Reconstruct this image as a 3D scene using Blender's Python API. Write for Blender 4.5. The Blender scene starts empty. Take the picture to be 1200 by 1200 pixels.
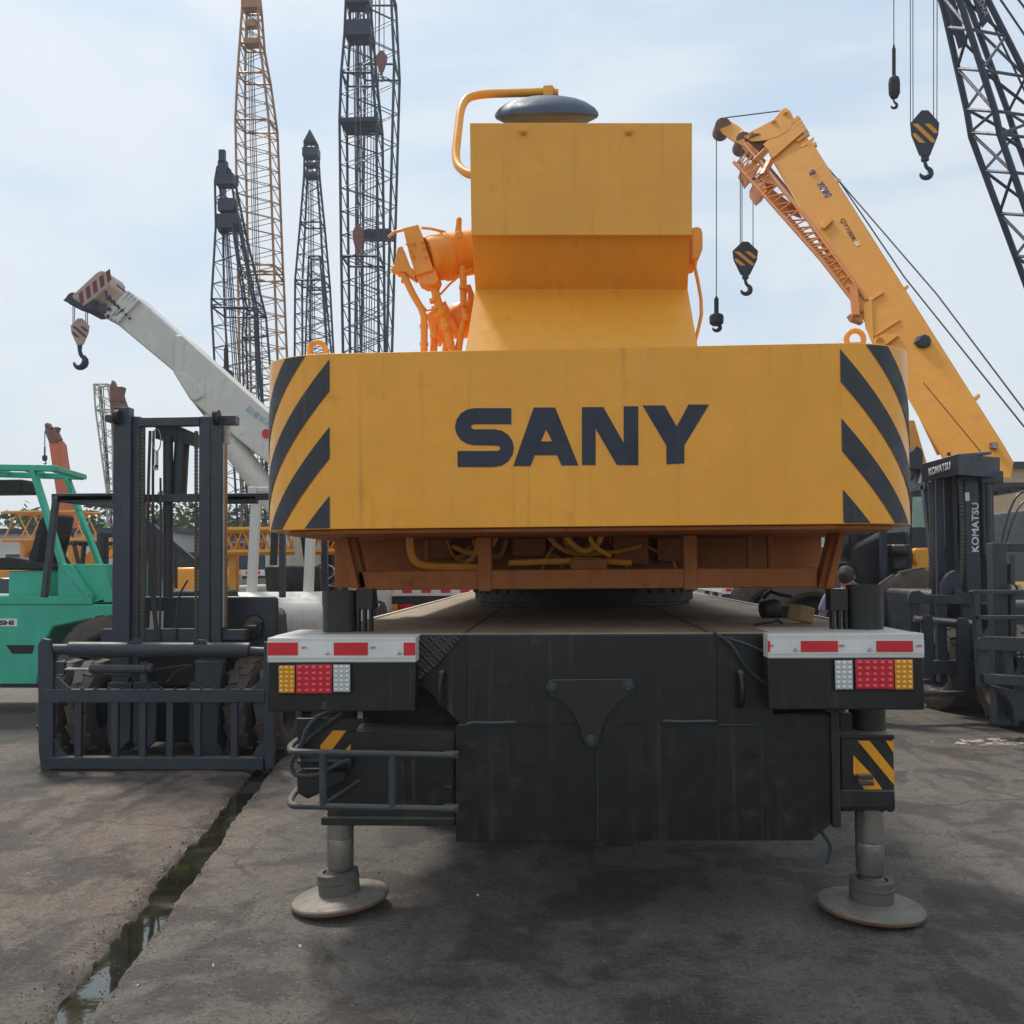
import bpy, bmesh, math, random
from mathutils import Vector, Matrix, Euler
from mathutils.geometry import tessellate_polygon
random.seed(7)
SC = bpy.context.scene
COL = SC.collection
R_ = math.radians
# ---------------------------------------------------------------- camera
FPX, YAW, PITCH, ROLL, SHY = 1100.0, 3.1, 2.0, -0.45, 26.6
CAMP = Vector((0, 0, 1.6))
CR = Matrix.Rotation(R_(YAW), 3, 'Z') @ Matrix.Rotation(R_(90 + PITCH), 3, 'X') @ Matrix.Rotation(R_(ROLL), 3, 'Z')
cd = bpy.data.cameras.new('camera'); cam = bpy.data.objects.new('camera', cd); COL.objects.link(cam)
cam.location = CAMP; cam.rotation_euler = CR.to_euler()
cd.sensor_width = 36; cd.sensor_fit = 'HORIZONTAL'; cd.lens = 36 * FPX / 1200
cd.shift_y = SHY / 1200; cd.clip_start = .05; cd.clip_end = 3000
SC.camera = cam

def ray(px, py):
    return CR @ Vector(((px - 600) / FPX, (600 + SHY - py) / FPX, -1))
def W(px, py, Y):
    d = ray(px, py); return CAMP + d * (Y / d.y)
def G(px, py, z=0):
    d = ray(px, py); return CAMP + d * ((z - CAMP.z) / d.z)
def S(px, Y): return px * Y / FPX          # size in metres of a pixel length at depth Y
V = Vector
def lin(c):
    def f(v):
        v /= 255
        return v / 12.92 if v <= .04045 else ((v + .055) / 1.055) ** 2.4
    return (f(c[0]), f(c[1]), f(c[2]), 1)

# ---------------------------------------------------------------- mesh builder
ORG = Vector((0, 0, 0))
class MB:
    def __init__(s): s.bm = bmesh.new()
    def _faces(s, vs, fs):
        bv = [s.bm.verts.new(v) for v in vs]
        for f in fs:
            try: s.bm.faces.new([bv[i] for i in f])
            except ValueError: pass
        return bv
    def hexa(s, c):   # 8 corners: bottom 4 ccw, top 4
        return s._faces(c, [(3, 2, 1, 0), (4, 5, 6, 7), (0, 1, 5, 4), (1, 2, 6, 5), (2, 3, 7, 6), (3, 0, 4, 7)])
    def box(s, x0, x1, y0, y1, z0, z1):
        x0, x1 = min(x0, x1), max(x0, x1); y0, y1 = min(y0, y1), max(y0, y1); z0, z1 = min(z0, z1), max(z0, z1)
        s.hexa([V((x0, y0, z0)), V((x1, y0, z0)), V((x1, y1, z0)), V((x0, y1, z0)),
                V((x0, y0, z1)), V((x1, y0, z1)), V((x1, y1, z1)), V((x0, y1, z1))]); return s
    def pbox(s, x0, y0, x1, y1, Y, d):
        xm, ym = (x0 + x1) / 2, (y0 + y1) / 2
        s.box(W(x0, ym, Y).x, W(x1, ym, Y).x, Y, Y + d, W(xm, y1, Y).z, W(xm, y0, Y).z); return s
    def bar(s, p, q, w, h, up=(0, 0, 1), w2=None, h2=None):
        p, q = V(p), V(q); d = (q - p).normalized(); up = V(up)
        if abs(d.dot(up)) > .98: up = V((0, 1, 0)) if abs(d.y) < .9 else V((1, 0, 0))
        sd = d.cross(up).normalized(); u = sd.cross(d).normalized()
        w2 = w if w2 is None else w2; h2 = h if h2 is None else h2
        c = []
        for (o, a, b) in ((p, w, h), (q, w2, h2)):
            c += [o - sd * a / 2 - u * b / 2, o + sd * a / 2 - u * b / 2, o + sd * a / 2 + u * b / 2, o - sd * a / 2 + u * b / 2]
        s.hexa(c); return s
    def tube(s, pts, r, seg=8, closed=False):
        pts = [V(p) for p in pts]; n = len(pts)
        rs = r if isinstance(r, (list, tuple)) else [r] * n
        rings = []; prev = None
        for i, p in enumerate(pts):
            if closed: t = pts[(i + 1) % n] - pts[i - 1]
            else: t = pts[min(i + 1, n - 1)] - pts[max(i - 1, 0)]
            t.normalize()
            if prev is None:
                a = V((0, 0, 1)) if abs(t.z) < .9 else V((1, 0, 0))
                u = t.cross(a).normalized()
            else:
                u = (prev - t * prev.dot(t)).normalized()
            prev = u; w = t.cross(u)
            rings.append([s.bm.verts.new(p + (u * math.cos(2 * math.pi * k / seg) + w * math.sin(2 * math.pi * k / seg)) * rs[i]) for k in range(seg)])
        m = n if closed else n - 1
        for i in range(m):
            a, b = rings[i], rings[(i + 1) % n]
            for k in range(seg):
                try: s.bm.faces.new((a[k], a[(k + 1) % seg], b[(k + 1) % seg], b[k]))
                except ValueError: pass
        if not closed:
            s.bm.faces.new(rings[0][::-1]); s.bm.faces.new(rings[-1])
        return s
    def cyl(s, p, q, r, r2=None, seg=16):
        return s.tube([p, q], [r, r if r2 is None else r2], seg)
    def lathe(s, prof, p=(0, 0, 0), axis=(0, 0, 1), seg=24, jit=0):
        p = V(p); ax = V(axis).normalized()
        a = V((0, 0, 1)) if abs(ax.z) < .9 else V((1, 0, 0))
        u = ax.cross(a).normalized(); w = ax.cross(u); rings = []
        for (r, t) in prof:
            if r < 1e-6: rings.append([s.bm.verts.new(p + ax * t)])
            else: rings.append([s.bm.verts.new(p + ax * t + (u * math.cos(2 * math.pi * k / seg) + w * math.sin(2 * math.pi * k / seg)) * (r + random.uniform(-jit, jit))) for k in range(seg)])
        for i in range(len(rings) - 1):
            a_, b_ = rings[i], rings[i + 1]
            for k in range(seg):
                k2 = (k + 1) % seg
                if len(a_) == 1 and len(b_) == 1: break
                if len(a_) == 1: f = (a_[0], b_[k2], b_[k])
                elif len(b_) == 1: f = (a_[k], a_[k2], b_[0])
                else: f = (a_[k], a_[k2], b_[k2], b_[k])
                try: s.bm.faces.new(f)
                except ValueError: pass
        return s
    def ball(s, c, r, seg=12, sc=(1, 1, 1)):
        m = Matrix.Translation(V(c)) @ Matrix.Diagonal((r * sc[0], r * sc[1], r * sc[2], 1))
        bmesh.ops.create_uvsphere(s.bm, u_segments=seg, v_segments=max(4, seg // 2), radius=1, matrix=m); return s
    def plate(s, loops, ext):   # loops: list of 3D loops (outer, holes...) extruded by ext
        if not isinstance(loops[0], (list, tuple)): loops = [loops]
        loops = [[V(p) for p in l] for l in loops]; ext = V(ext)
        tri = tessellate_polygon(loops); flat = [p for l in loops for p in l]
        a = [s.bm.verts.new(p) for p in flat]; b = [s.bm.verts.new(p + ext) for p in flat]
        for t in tri:
            try: s.bm.faces.new([a[i] for i in t]); s.bm.faces.new([b[i] for i in t][::-1])
            except ValueError: pass
        o = 0
        for l in loops:
            n = len(l)
            for i in range(n):
                j = (i + 1) % n
                try: s.bm.faces.new((a[o + i], a[o + j], b[o + j], b[o + i]))
                except ValueError: pass
            o += n
        return s
    def pplate(s, loops, Y, d):    # pixel outline standing upright at depth Y, d metres thick
        if not isinstance(loops[0][0], (list, tuple)): loops = [loops]
        return s.plate([[W(x, y, Y) for x, y in l] for l in loops], (0, d, 0))
    def lay(s, pts, d=.0):
        s._faces([V(p) for p in pts], [tuple(range(len(pts)))]); return s
    def xf(s, m):
        bmesh.ops.transform(s.bm, matrix=m, verts=s.bm.verts[:]); return s
    def split(s, name, mat, parent=None, **kw):    # one object for each separate piece
        s.bm.verts.index_update(); s.bm.verts.ensure_lookup_table(); seen = set(); out = []
        for v0 in s.bm.verts:
            if v0.index in seen: continue
            st = [v0]; isl = {v0.index: v0}
            while st:
                v = st.pop()
                for e in v.link_edges:
                    w_ = e.other_vert(v)
                    if w_.index not in isl: isl[w_.index] = w_; st.append(w_)
            seen |= set(isl); n = MB(); mp = {i: n.bm.verts.new(v.co) for i, v in isl.items()}
            for f in {f for v in isl.values() for f in v.link_faces}:
                n.bm.faces.new([mp[v.index] for v in f.verts])
            out.append(n.build(name, mat, parent, **kw))
        s.bm.free(); return out
    def build(s, name, mat, parent=None, bevel=0, smooth=35, seg=2, raw=False):
        bmesh.ops.recalc_face_normals(s.bm, faces=s.bm.faces[:])
        me = bpy.data.meshes.new(name)
        if not raw: bmesh.ops.translate(s.bm, vec=-ORG, verts=s.bm.verts[:])
        s.bm.to_mesh(me); s.bm.free()
        for m in (mat if isinstance(mat, list) else [mat]): me.materials.append(m)
        if smooth:
            me.shade_smooth(); me.set_sharp_from_angle(angle=R_(smooth))
        o = bpy.data.objects.new(name, me); COL.objects.link(o)
        if parent: o.parent = parent
        if bevel:
            b = o.modifiers.new('bevel', 'BEVEL'); b.width = bevel; b.segments = seg; b.limit_method = 'ANGLE'; b.angle_limit = R_(40)
            b.harden_normals = False
        return o

def thing(name, label, cat, loc=(0, 0, 0), group=None, rz=0):
    global ORG
    o = bpy.data.objects.new(name, None); COL.objects.link(o)
    o.empty_display_size = .2
    o.location = loc; o.rotation_euler = (0, 0, rz)
    o['label'] = label; o['category'] = cat
    if group: o['group'] = group
    ORG = V(loc) if rz == 0 else V((0, 0, 0))
    return o
def solo(mb, name, mat, label, cat, loc=(0, 0, 0), group=None, bevel=0, kind=None, smooth=35):
    global ORG
    ORG = V(loc)
    o = mb.build(name, mat, None, bevel=bevel, smooth=smooth)
    o.location = loc
    if label: o['label'] = label
    if cat: o['category'] = cat
    if group: o['group'] = group
    if kind: o['kind'] = kind
    return o
def retag(o, label, group=None):
    o['label'] = label
    if group: o['group'] = group
def copy_tree(o, parent=None):
    c = o.copy(); COL.objects.link(c); c.parent = parent
    for ch in o.children: copy_tree(ch, c)
    return c

def text(txt, p, xd, up, width, mat, parent, name='lettering', height=None, bold=0, ext=.001):
    cu = bpy.data.curves.new(name, 'FONT'); cu.body = txt; cu.size = 1; cu.extrude = 0; cu.offset = bold
    cu.resolution_u = 3
    t = bpy.data.objects.new(name, cu); COL.objects.link(t)
    bpy.context.view_layer.update()
    dg = bpy.context.evaluated_depsgraph_get()
    me = bpy.data.meshes.new_from_object(t.evaluated_get(dg)); bpy.data.objects.remove(t)
    xs = [v.co.x for v in me.vertices]; ys = [v.co.y for v in me.vertices]
    if not xs: return None
    sx = width / (max(xs) - min(xs)); sy = sx if height is None else height / (max(ys) - min(ys))
    xd = V(xd).normalized(); up = V(up).normalized(); n = xd.cross(up); p = V(p)
    for v in me.vertices:
        v.co = p + xd * (v.co.x - min(xs)) * sx + up * (v.co.y - min(ys)) * sy - ORG
    me.materials.clear(); me.materials.append(mat)
    o = bpy.data.objects.new(name, me); COL.objects.link(o); o.parent = parent
    sol = o.modifiers.new('thick', 'SOLIDIFY'); sol.thickness = .002; sol.offset = 0
    return o

# ---------------------------------------------------------------- materials
def newmat(name):
    m = bpy.data.materials.new(name); m.use_nodes = True
    nt = m.node_tree; b = nt.nodes['Principled BSDF']
    return m, nt, b
def N(nt, typ, **kw):
    n = nt.nodes.new(typ)
    for k, v in kw.items(): setattr(n, k, v)
    return n
def noise(nt, vec, scale, detail=5, rough=.6, dist=0):
    n = N(nt, 'ShaderNodeTexNoise'); n.inputs['Scale'].default_value = scale; n.inputs['Detail'].default_value = detail
    n.inputs['Roughness'].default_value = rough; n.inputs['Distortion'].default_value = dist
    nt.links.new(vec, n.inputs['Vector']); return n.outputs['Fac']
def ramp(nt, fac, lo, hi, a=0., b=1.):
    n = N(nt, 'ShaderNodeMapRange'); n.inputs[1].default_value = lo; n.inputs[2].default_value = hi
    n.inputs[3].default_value = a; n.inputs[4].default_value = b; n.clamp = True
    n.interpolation_type = 'SMOOTHSTEP'
    nt.links.new(fac, n.inputs[0]); return n.outputs[0]
def mix(nt, fac, a, b, blend='MIX'):
    n = N(nt, 'ShaderNodeMix', data_type='RGBA', blend_type=blend)
    for sock, v in ((n.inputs[0], fac), (n.inputs[6], a), (n.inputs[7], b)):
        if isinstance(v, (int, float)): sock.default_value = v
        elif isinstance(v, (tuple, list)): sock.default_value = v if len(v) == 4 else (*v, 1)
        else: nt.links.new(v, sock)
    return n.outputs[2]
def mapv(nt, src, sc):
    m = N(nt, 'ShaderNodeMapping'); m.inputs['Scale'].default_value = sc; nt.links.new(src, m.inputs['Vector']); return m.outputs[0]
def mul(nt, a, b, op='MULTIPLY'):
    n = N(nt, 'ShaderNodeMath', operation=op)
    for i, v in enumerate((a, b)):
        if isinstance(v, (int, float)): n.inputs[i].default_value = v
        else: nt.links.new(v, n.inputs[i])
    return n.outputs[0]
def bump(nt, b, h, strength=.2, dist=.01):
    n = N(nt, 'ShaderNodeBump'); n.inputs['Strength'].default_value = strength; n.inputs['Distance'].default_value = dist
    nt.links.new(h, n.inputs['Height']); nt.links.new(n.outputs[0], b.inputs['Normal'])

def paint(name, col, rough=.45, dirt=(90, 75, 60), amt=.35, streak=.3, sc=1., metal=0, bmp=.05, vary=.12, coat=0, top=0.0):
    m, nt, b = newmat(name)
    tc = N(nt, 'ShaderNodeTexCoord').outputs['Object']
    base = lin(col); dk = lin(dirt)
    n1 = noise(nt, tc, 2.2 * sc, 8, .65); n2 = noise(nt, tc, 11 * sc, 6, .7)
    c = mix(nt, ramp(nt, n1, .3, .7), tuple(x * (1 - vary) for x in base[:3]), tuple(min(1, x * (1 + vary)) for x in base[:3]))
    d1 = mul(nt, ramp(nt, n2, .5, .78), ramp(nt, n1, .42, .62)); d1 = mul(nt, d1, amt)
    c = mix(nt, d1, c, dk)
    if streak:
        st = noise(nt, mapv(nt, tc, (14 * sc, 14 * sc, .55 * sc)), 1.6, 5, .6)
        s2 = mul(nt, ramp(nt, st, .52, .8), streak)
        c = mix(nt, mul(nt, s2, ramp(nt, n1, .3, .6)), c, dk)
    sc_ = noise(nt, mapv(nt, tc, (60 * sc, 60 * sc, 3 * sc)), 2.0, 3, .6); c = mix(nt, mul(nt, mul(nt, ramp(nt, sc_, .66, .72), ramp(nt, n1, .45, .6)), min(1, amt * .9)), c, dk)
    if top:   # settled dust lies on upward faces
        g = N(nt, 'ShaderNodeNewGeometry'); sp = N(nt, 'ShaderNodeSeparateXYZ'); nt.links.new(g.outputs['Normal'], sp.inputs[0])
        c = mix(nt, mul(nt, ramp(nt, sp.outputs[2], .6, .95), mul(nt, ramp(nt, n2, .2, .6, .5, 1), top)), c, lin((150, 138, 118)))
    nt.links.new(c, b.inputs['Base Color'])
    nt.links.new(ramp(nt, n2, .3, .75, max(.05, rough - .1), min(1, rough + .2)), b.inputs['Roughness'])
    b.inputs['Metallic'].default_value = metal
    if coat: b.inputs['Coat Weight'].default_value = coat; b.inputs['Coat Roughness'].default_value = .15
    if bmp: bump(nt, b, mul(nt, noise(nt, tc, 1.3 * sc, 3, .5), mul(nt, noise(nt, tc, 120 * sc, 2, .5), .06), 'ADD'), bmp * 2, .02)
    return m
def flat(name, col, rough=.5, metal=0, **kw): return paint(name, col, rough, amt=kw.pop('amt', .15), streak=kw.pop('streak', 0), metal=metal, bmp=kw.pop('bmp', .02), **kw)

M = {}
M['yellow'] = paint('crane_yellow', (250, 168, 24), .34, (134, 86, 34), .25, .45, vary=.06, bmp=.06, coat=.3)
M['yellow_sheen'] = paint('sheen_yellow', (242, 168, 58), .4, (130, 92, 56), .18, .3, vary=.05, bmp=.08)  # paler yellow: the housing's hazy sheen is mixed into the base colour
M['orange'] = paint('orange_paint', (236, 164, 62), .42, (96, 66, 40), .5, .3, vary=.12)
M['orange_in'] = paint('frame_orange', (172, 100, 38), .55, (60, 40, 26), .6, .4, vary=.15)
M['navy'] = paint('navy_lettering', (40, 46, 62), .5, (110, 100, 90), .2, .2, vary=.06, bmp=.02)
M['stripe'] = paint('stripe_grey', (50, 54, 60), .5, (110, 95, 80), .4, .7, vary=.1)
M['black'] = paint('dusty_black', (19, 18, 16), .38, (86, 76, 62), .5, .6, vary=.3, bmp=.1, top=.6)
M['black2'] = paint('black_steel', (32, 32, 32), .42, (100, 90, 78), .5, .4, vary=.25, top=.7)
M['rail'] = paint('black_tube', (58, 62, 66), .4, (120, 105, 90), .4, 0, top=.5)
M['deck'] = paint('dusty_deck', (150, 132, 108), .7, (84, 74, 62), .9, 0, 1.5, vary=.2, bmp=.15)
M['joint'] = flat('joint_dark', (48, 42, 36), .8)
M['white'] = paint('off_white', (214, 211, 202), .5, (120, 105, 88), .35, .3, vary=.06)
M['white_cr'] = paint('cream_white', (205, 203, 196), .5, (120, 100, 85), .5, .4, vary=.06)
M['tape_white'] = flat('tape_white', (226, 226, 222), .35)
M['tape_red'] = flat('tape_red', (215, 38, 44), .35)
M['fork'] = paint('slate_paint', (50, 57, 67), .42, (100, 92, 84), .3, .25, vary=.12, top=.4)
M['fork2'] = paint('slate_paint_worn', (48, 54, 63), .45, (112, 98, 84), .5, .3, vary=.15, top=.5)
M['steel'] = paint('bare_steel', (150, 145, 138), .32, (100, 80, 62), .5, .6, metal=.8, vary=.15)
M['rust'] = paint('rust_edge', (112, 84, 66), .8, (84, 52, 38), .7, 0, 3)
M['collar'] = paint('collar_steel', (92, 86, 78), .6, (70, 52, 40), .7, .2, 2)
M['pad'] = paint('dusty_steel', (124, 117, 106), .6, (96, 74, 58), .8, .2, 2, metal=.15, vary=.2, bmp=.2)
M['chrome'] = paint('chrome_rod', (200, 200, 198), .2, (120, 110, 100), .2, 0, metal=.9)
M['teal'] = paint('teal_paint', (62, 182, 150), .45, (70, 90, 75), .35, .2, vary=.1, top=.15)
M['glass'] = flat('tinted_glass', (46, 56, 54), .08)
M['glass_green'] = flat('pale_green_glass', (150, 178, 160), .1)
M['rubber'] = paint('rubber', (46, 44, 42), .8, (96, 84, 70), .6, 0, 2, bmp=.2)
M['rubber_dusty'] = paint('dusty_rubber', (92, 84, 76), .85, (128, 112, 92), .7, 0, 3, bmp=.3)
M['hose'] = paint('hose_black', (52, 52, 53), .5, (120, 110, 98), .4, 0, 3)
M['dark'] = paint('dark_parts', (28, 28, 29), .6, (86, 76, 66), .5, 0, 2)
M['lat_dark'] = paint('lattice_navy', (30, 42, 62), .5, (90, 80, 76), .4, 0)
M['lat_green'] = paint('lattice_slate', (34, 50, 60), .5, (90, 80, 76), .4, 0)
M['lat_yel'] = paint('lattice_ochre', (160, 114, 70), .5, (130, 84, 54), .5, 0)
M['lat_red'] = paint('lattice_rust', (208, 124, 50), .5, (110, 60, 40), .4, 0)
M['lat_beige'] = paint('lattice_beige', (186, 180, 160), .6, (120, 100, 84), .4, 0)
M['boom_or'] = paint('boom_yellow', (222, 148, 40), .42, (130, 84, 44), .3, .2, .4, vary=.06)
M['boom_far'] = paint('boom_far_orange', (205, 104, 60), .5, (120, 66, 44), .4, .2)
M['red'] = flat('red_paint', (190, 44, 50), .4)
M['mark_red'] = flat('marking_red', (160, 74, 72), .5)
M['block_white'] = paint('faded_cream', (176, 156, 144), .6, (110, 80, 68), .6, .3)
M['block_red'] = paint('faded_maroon', (112, 58, 54), .6, (80, 50, 44), .5)
M['brown'] = paint('rusty_brown', (120, 74, 62), .6, (70, 50, 40), .5, 0)
M['rope'] = flat('wire_rope', (70, 76, 84), .5, .3)
M['chain'] = paint('greasy_chain', (84, 78, 72), .5, (50, 44, 40), .6, 0, 4, metal=.3)
M['wood'] = paint('weathered_wood', (146, 118, 74), .8, (90, 70, 48), .8, 0, 5, bmp=.3)
M['blue_mark'] = flat('blue_marking', (44, 66, 130), .5)
M['cyan_mark'] = flat('cyan_marking', (128, 176, 196), .5)
M['skin'] = flat('skin', (176, 126, 102), .55)
M['hair'] = flat('dark_hair', (58, 44, 40), .7)
M['cloth'] = flat('lilac_cloth', (150, 140, 170), .9)
M['cloth2'] = flat('dark_trousers', (48, 50, 60), .9)
M['brick'] = paint('tan_render', (196, 170, 136), .85, (140, 110, 84), .5, .4, .5)
M['mirror_back'] = flat('mirror_housing', (70, 84, 104), .55)
def lens(name, col):
    m, nt, b = newmat(name); b.inputs['Base Color'].default_value = lin(col); b.inputs['Roughness'].default_value = .12
    b.inputs['Coat Weight'].default_value = .6; b.inputs['Specular IOR Level'].default_value = .8
    return m
M['led_a'] = lens('amber_led', (250, 196, 70)); M['led_r'] = lens('red_led', (236, 66, 84)); M['led_c'] = lens('clear_led', (226, 228, 222))
M['l_amber'] = lens('amber_lens', (228, 150, 24)); M['l_red'] = lens('red_lens', (208, 24, 42)); M['l_clear'] = lens('clear_lens', (196, 200, 196))
# chequer plate
m, nt, b = newmat('chequer_plate'); b.inputs['Base Color'].default_value = lin((50, 48, 46)); b.inputs['Roughness'].default_value = .5
tc = N(nt, 'ShaderNodeTexCoord').outputs['Object']; wv = N(nt, 'ShaderNodeTexWave', wave_type='BANDS', bands_direction='DIAGONAL')
wv.inputs['Scale'].default_value = 22; wv.inputs['Distortion'].default_value = 0; nt.links.new(tc, wv.inputs['Vector'])
vo = N(nt, 'ShaderNodeTexChecker'); vo.inputs['Scale'].default_value = 34; nt.links.new(tc, vo.inputs['Vector'])
bump(nt, b, mul(nt, wv.outputs['Fac'], vo.outputs['Fac']), .9, .006); M['chequer'] = m
# ---------------------------------------------------------------- world and sun
SUN_EL, SUN_AZ = 58, -35       # azimuth from +Y towards +X (negative: to the left, in front of the camera)
w = bpy.data.worlds.new('World'); SC.world = w; w.use_nodes = True
nt = w.node_tree; bg = nt.nodes['Background']
sky = N(nt, 'ShaderNodeTexSky', sky_type='NISHITA'); sky.sun_disc = False
sky.sun_elevation = R_(SUN_EL); sky.sun_rotation = R_(SUN_AZ); sky.air_density = 1.2; sky.dust_density = 2.5; sky.ozone_density = 1.2
tcw = N(nt, 'ShaderNodeTexCoord').outputs['Generated']
mp = mapv(nt, tcw, (1.0, 1.0, 2.6))
c1 = noise(nt, mp, 1.7, 7, .55, .6); c2 = noise(nt, mapv(nt, tcw, (1.2, 1.2, 4)), 3.3, 6, .5, .3)
cl = ramp(nt, mul(nt, mul(nt, c1, .7), mul(nt, c2, .3), 'ADD'), .42, .57)
thin = mix(nt, .70, sky.outputs[0], (4.6, 5.7, 6.8))
full = mix(nt, .86, sky.outputs[0], (6.4, 6.8, 7.05))
spw = N(nt, 'ShaderNodeSeparateXYZ'); nt.links.new(tcw, spw.inputs[0])
cs = mix(nt, mul(nt, cl, .85), thin, full)
cs = mix(nt, ramp(nt, spw.outputs[2], .0, .3, .7, 0), cs, (6.5, 6.9, 7.05))   # pale haze low in the sky
nt.links.new(cs, bg.inputs['Color']); bg.inputs['Strength'].default_value = .095
sl = bpy.data.lights.new('sun', 'SUN'); sl.energy = 2.2; sl.angle = R_(10); sl.color = (1, .94, .85)
so = bpy.data.objects.new('sun', sl); COL.objects.link(so)
sd = V((math.sin(R_(SUN_AZ)) * math.cos(R_(SUN_EL)), math.cos(R_(SUN_AZ)) * math.cos(R_(SUN_EL)), math.sin(R_(SUN_EL))))
so.rotation_euler = (-sd).to_track_quat('-Z', 'Y').to_euler(); so.location = (0, 0, 30)
SC.view_settings.view_transform = 'Standard'; SC.view_settings.look = 'None'; SC.view_settings.gamma = 1; SC.view_settings.exposure = .52

# ---------------------------------------------------------------- ground
m, nt, b = newmat('yard_concrete')
tc = N(nt, 'ShaderNodeTexCoord').outputs['Object']
big = noise(nt, tc, .35, 6, .6, .4); mid = noise(nt, tc, 1.7, 8, .62, .3); fine = noise(nt, tc, 22, 8, .75)
grit = noise(nt, tc, 160, 3, .6)
tr = noise(nt, mapv(nt, tc, (3.2, .35, 1)), 1.2, 6, .65, .5)
sp = N(nt, 'ShaderNodeSeparateXYZ'); nt.links.new(tc, sp.inputs[0])
side = ramp(nt, mul(nt, sp.outputs[0], mul(nt, mul(nt, big, 3), -1.5, 'ADD'), 'ADD'), -2.6, -1.4)
c = mix(nt, side, lin((127, 113, 101)), lin((113, 107, 99)))
c = mix(nt, ramp(nt, big, .35, .7, 0, .5), c, lin((88, 82, 77)))
c = mix(nt, ramp(nt, mid, .49, .58, 0, .75), c, lin((66, 58, 53)))
dmp = ramp(nt, mul(nt, noise(nt, mapv(nt, tc, (1.1, .45, 1)), 1.0, 7, .66, .9), ramp(nt, sp.outputs[0], -1.2, -3.2, .86, 1.12)), .52, .62)
c = mix(nt, mul(nt, dmp, .55), c, lin((50, 45, 42)))
m3 = noise(nt, tc, 5.5, 9, .72, .8)
c = mix(nt, ramp(nt, m3, .5, .66, 0, .55), c, lin((70, 63, 58)))
c = mix(nt, ramp(nt, m3, .3, .42, .35, 0), c, lin((150, 140, 128)))
c = mix(nt, ramp(nt, tr, .55, .75, 0, .5), c, lin((64, 58, 54)))
c = mix(nt, ramp(nt, mid, .32, .44, .40, 0), c, lin((142, 130, 116)))
c = mix(nt, ramp(nt, fine, .46, .70, 0, .5), c, lin((66, 60, 56)))
c = mix(nt, ramp(nt, grit, .64, .8, 0, .35), c, lin((160, 150, 138)))
nt.links.new(c, b.inputs['Base Color'])
nt.links.new(mul(nt, ramp(nt, mid, .35, .65, .85, .6), ramp(nt, dmp, 0, 1, 1, .62)), b.inputs['Roughness'])
b.inputs['Specular IOR Level'].default_value = .35
sc2 = noise(nt, mapv(nt, tc, (1.5, 6, 1)), 4, 7, .7, 1.2)
c = mix(nt, ramp(nt, sc2, .6, .7, 0, .5), c, lin((58, 52, 48)))
sp2 = noise(nt, tc, 55, 4, .7)
c = mix(nt, ramp(nt, sp2, .56, .62, 0, .7), c, lin((60, 54, 50)))
c = mix(nt, ramp(nt, sp2, .34, .41, .6, 0), c, lin((156, 146, 134)))
wv = N(nt, 'ShaderNodeTexWave', wave_type='BANDS', bands_direction='X'); wv.inputs['Scale'].default_value = 3.2; wv.inputs['Distortion'].default_value = 1.6; wv.inputs['Detail'].default_value = 2
nt.links.new(mapv(nt, tc, (.35, 1, 1)), wv.inputs['Vector'])
wt = N(nt, 'ShaderNodeTexWave', wave_type='BANDS', bands_direction='Y'); wt.inputs['Scale'].default_value = 9; wt.inputs['Distortion'].default_value = 1.2; nt.links.new(tc, wt.inputs['Vector'])
trk = mul(nt, mul(nt, ramp(nt, wv.outputs['Fac'], .78, .95), ramp(nt, wt.outputs['Fac'], .3, .7, .4, 1)), ramp(nt, noise(nt, tc, .9, 4, .6), .48, .6))
c = mix(nt, mul(nt, trk, .5), c, lin((62, 54, 50)))
vc = N(nt, 'ShaderNodeTexVoronoi', feature='DISTANCE_TO_EDGE'); vc.inputs['Scale'].default_value = .42
wn = N(nt, 'ShaderNodeTexNoise'); wn.inputs['Scale'].default_value = 3; wn.inputs['Detail'].default_value = 6; nt.links.new(tc, wn.inputs['Vector'])
av = N(nt, 'ShaderNodeVectorMath', operation='MULTIPLY_ADD'); nt.links.new(wn.outputs['Color'], av.inputs[0]); av.inputs[1].default_value = (.35, .35, 0); nt.links.new(tc, av.inputs[2]); nt.links.new(av.outputs[0], vc.inputs['Vector'])
crk = mul(nt, ramp(nt, vc.outputs['Distance'], .002, .006, 1, 0), ramp(nt, noise(nt, tc, .5, 3, .5), .5, .6))
c = mix(nt, mul(nt, crk, .5), c, lin((40, 36, 33)))
nt.links.new(c, b.inputs['Base Color'])
h = mul(nt, mul(nt, mul(nt, mid, .6), mul(nt, m3, .5), 'ADD'), mul(nt, mul(nt, fine, .35), mul(nt, sp2, .14), 'ADD'), 'ADD')
bump(nt, b, h, .9, .05); M['ground'] = m
m, nt, b = newmat('ditch_water')
tc = N(nt, 'ShaderNodeTexCoord').outputs['Object']
f = noise(nt, tc, 5, 6, .6, .4)
nt.links.new(mix(nt, ramp(nt, f, .45, .7), lin((34, 34, 20)), lin((62, 60, 38))), b.inputs['Base Color'])
b.inputs['Roughness'].default_value = .04; b.inputs['IOR'].default_value = 2.0
bump(nt, b, noise(nt, tc, 9, 3, .5), .03, .01); M['water'] = m

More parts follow.
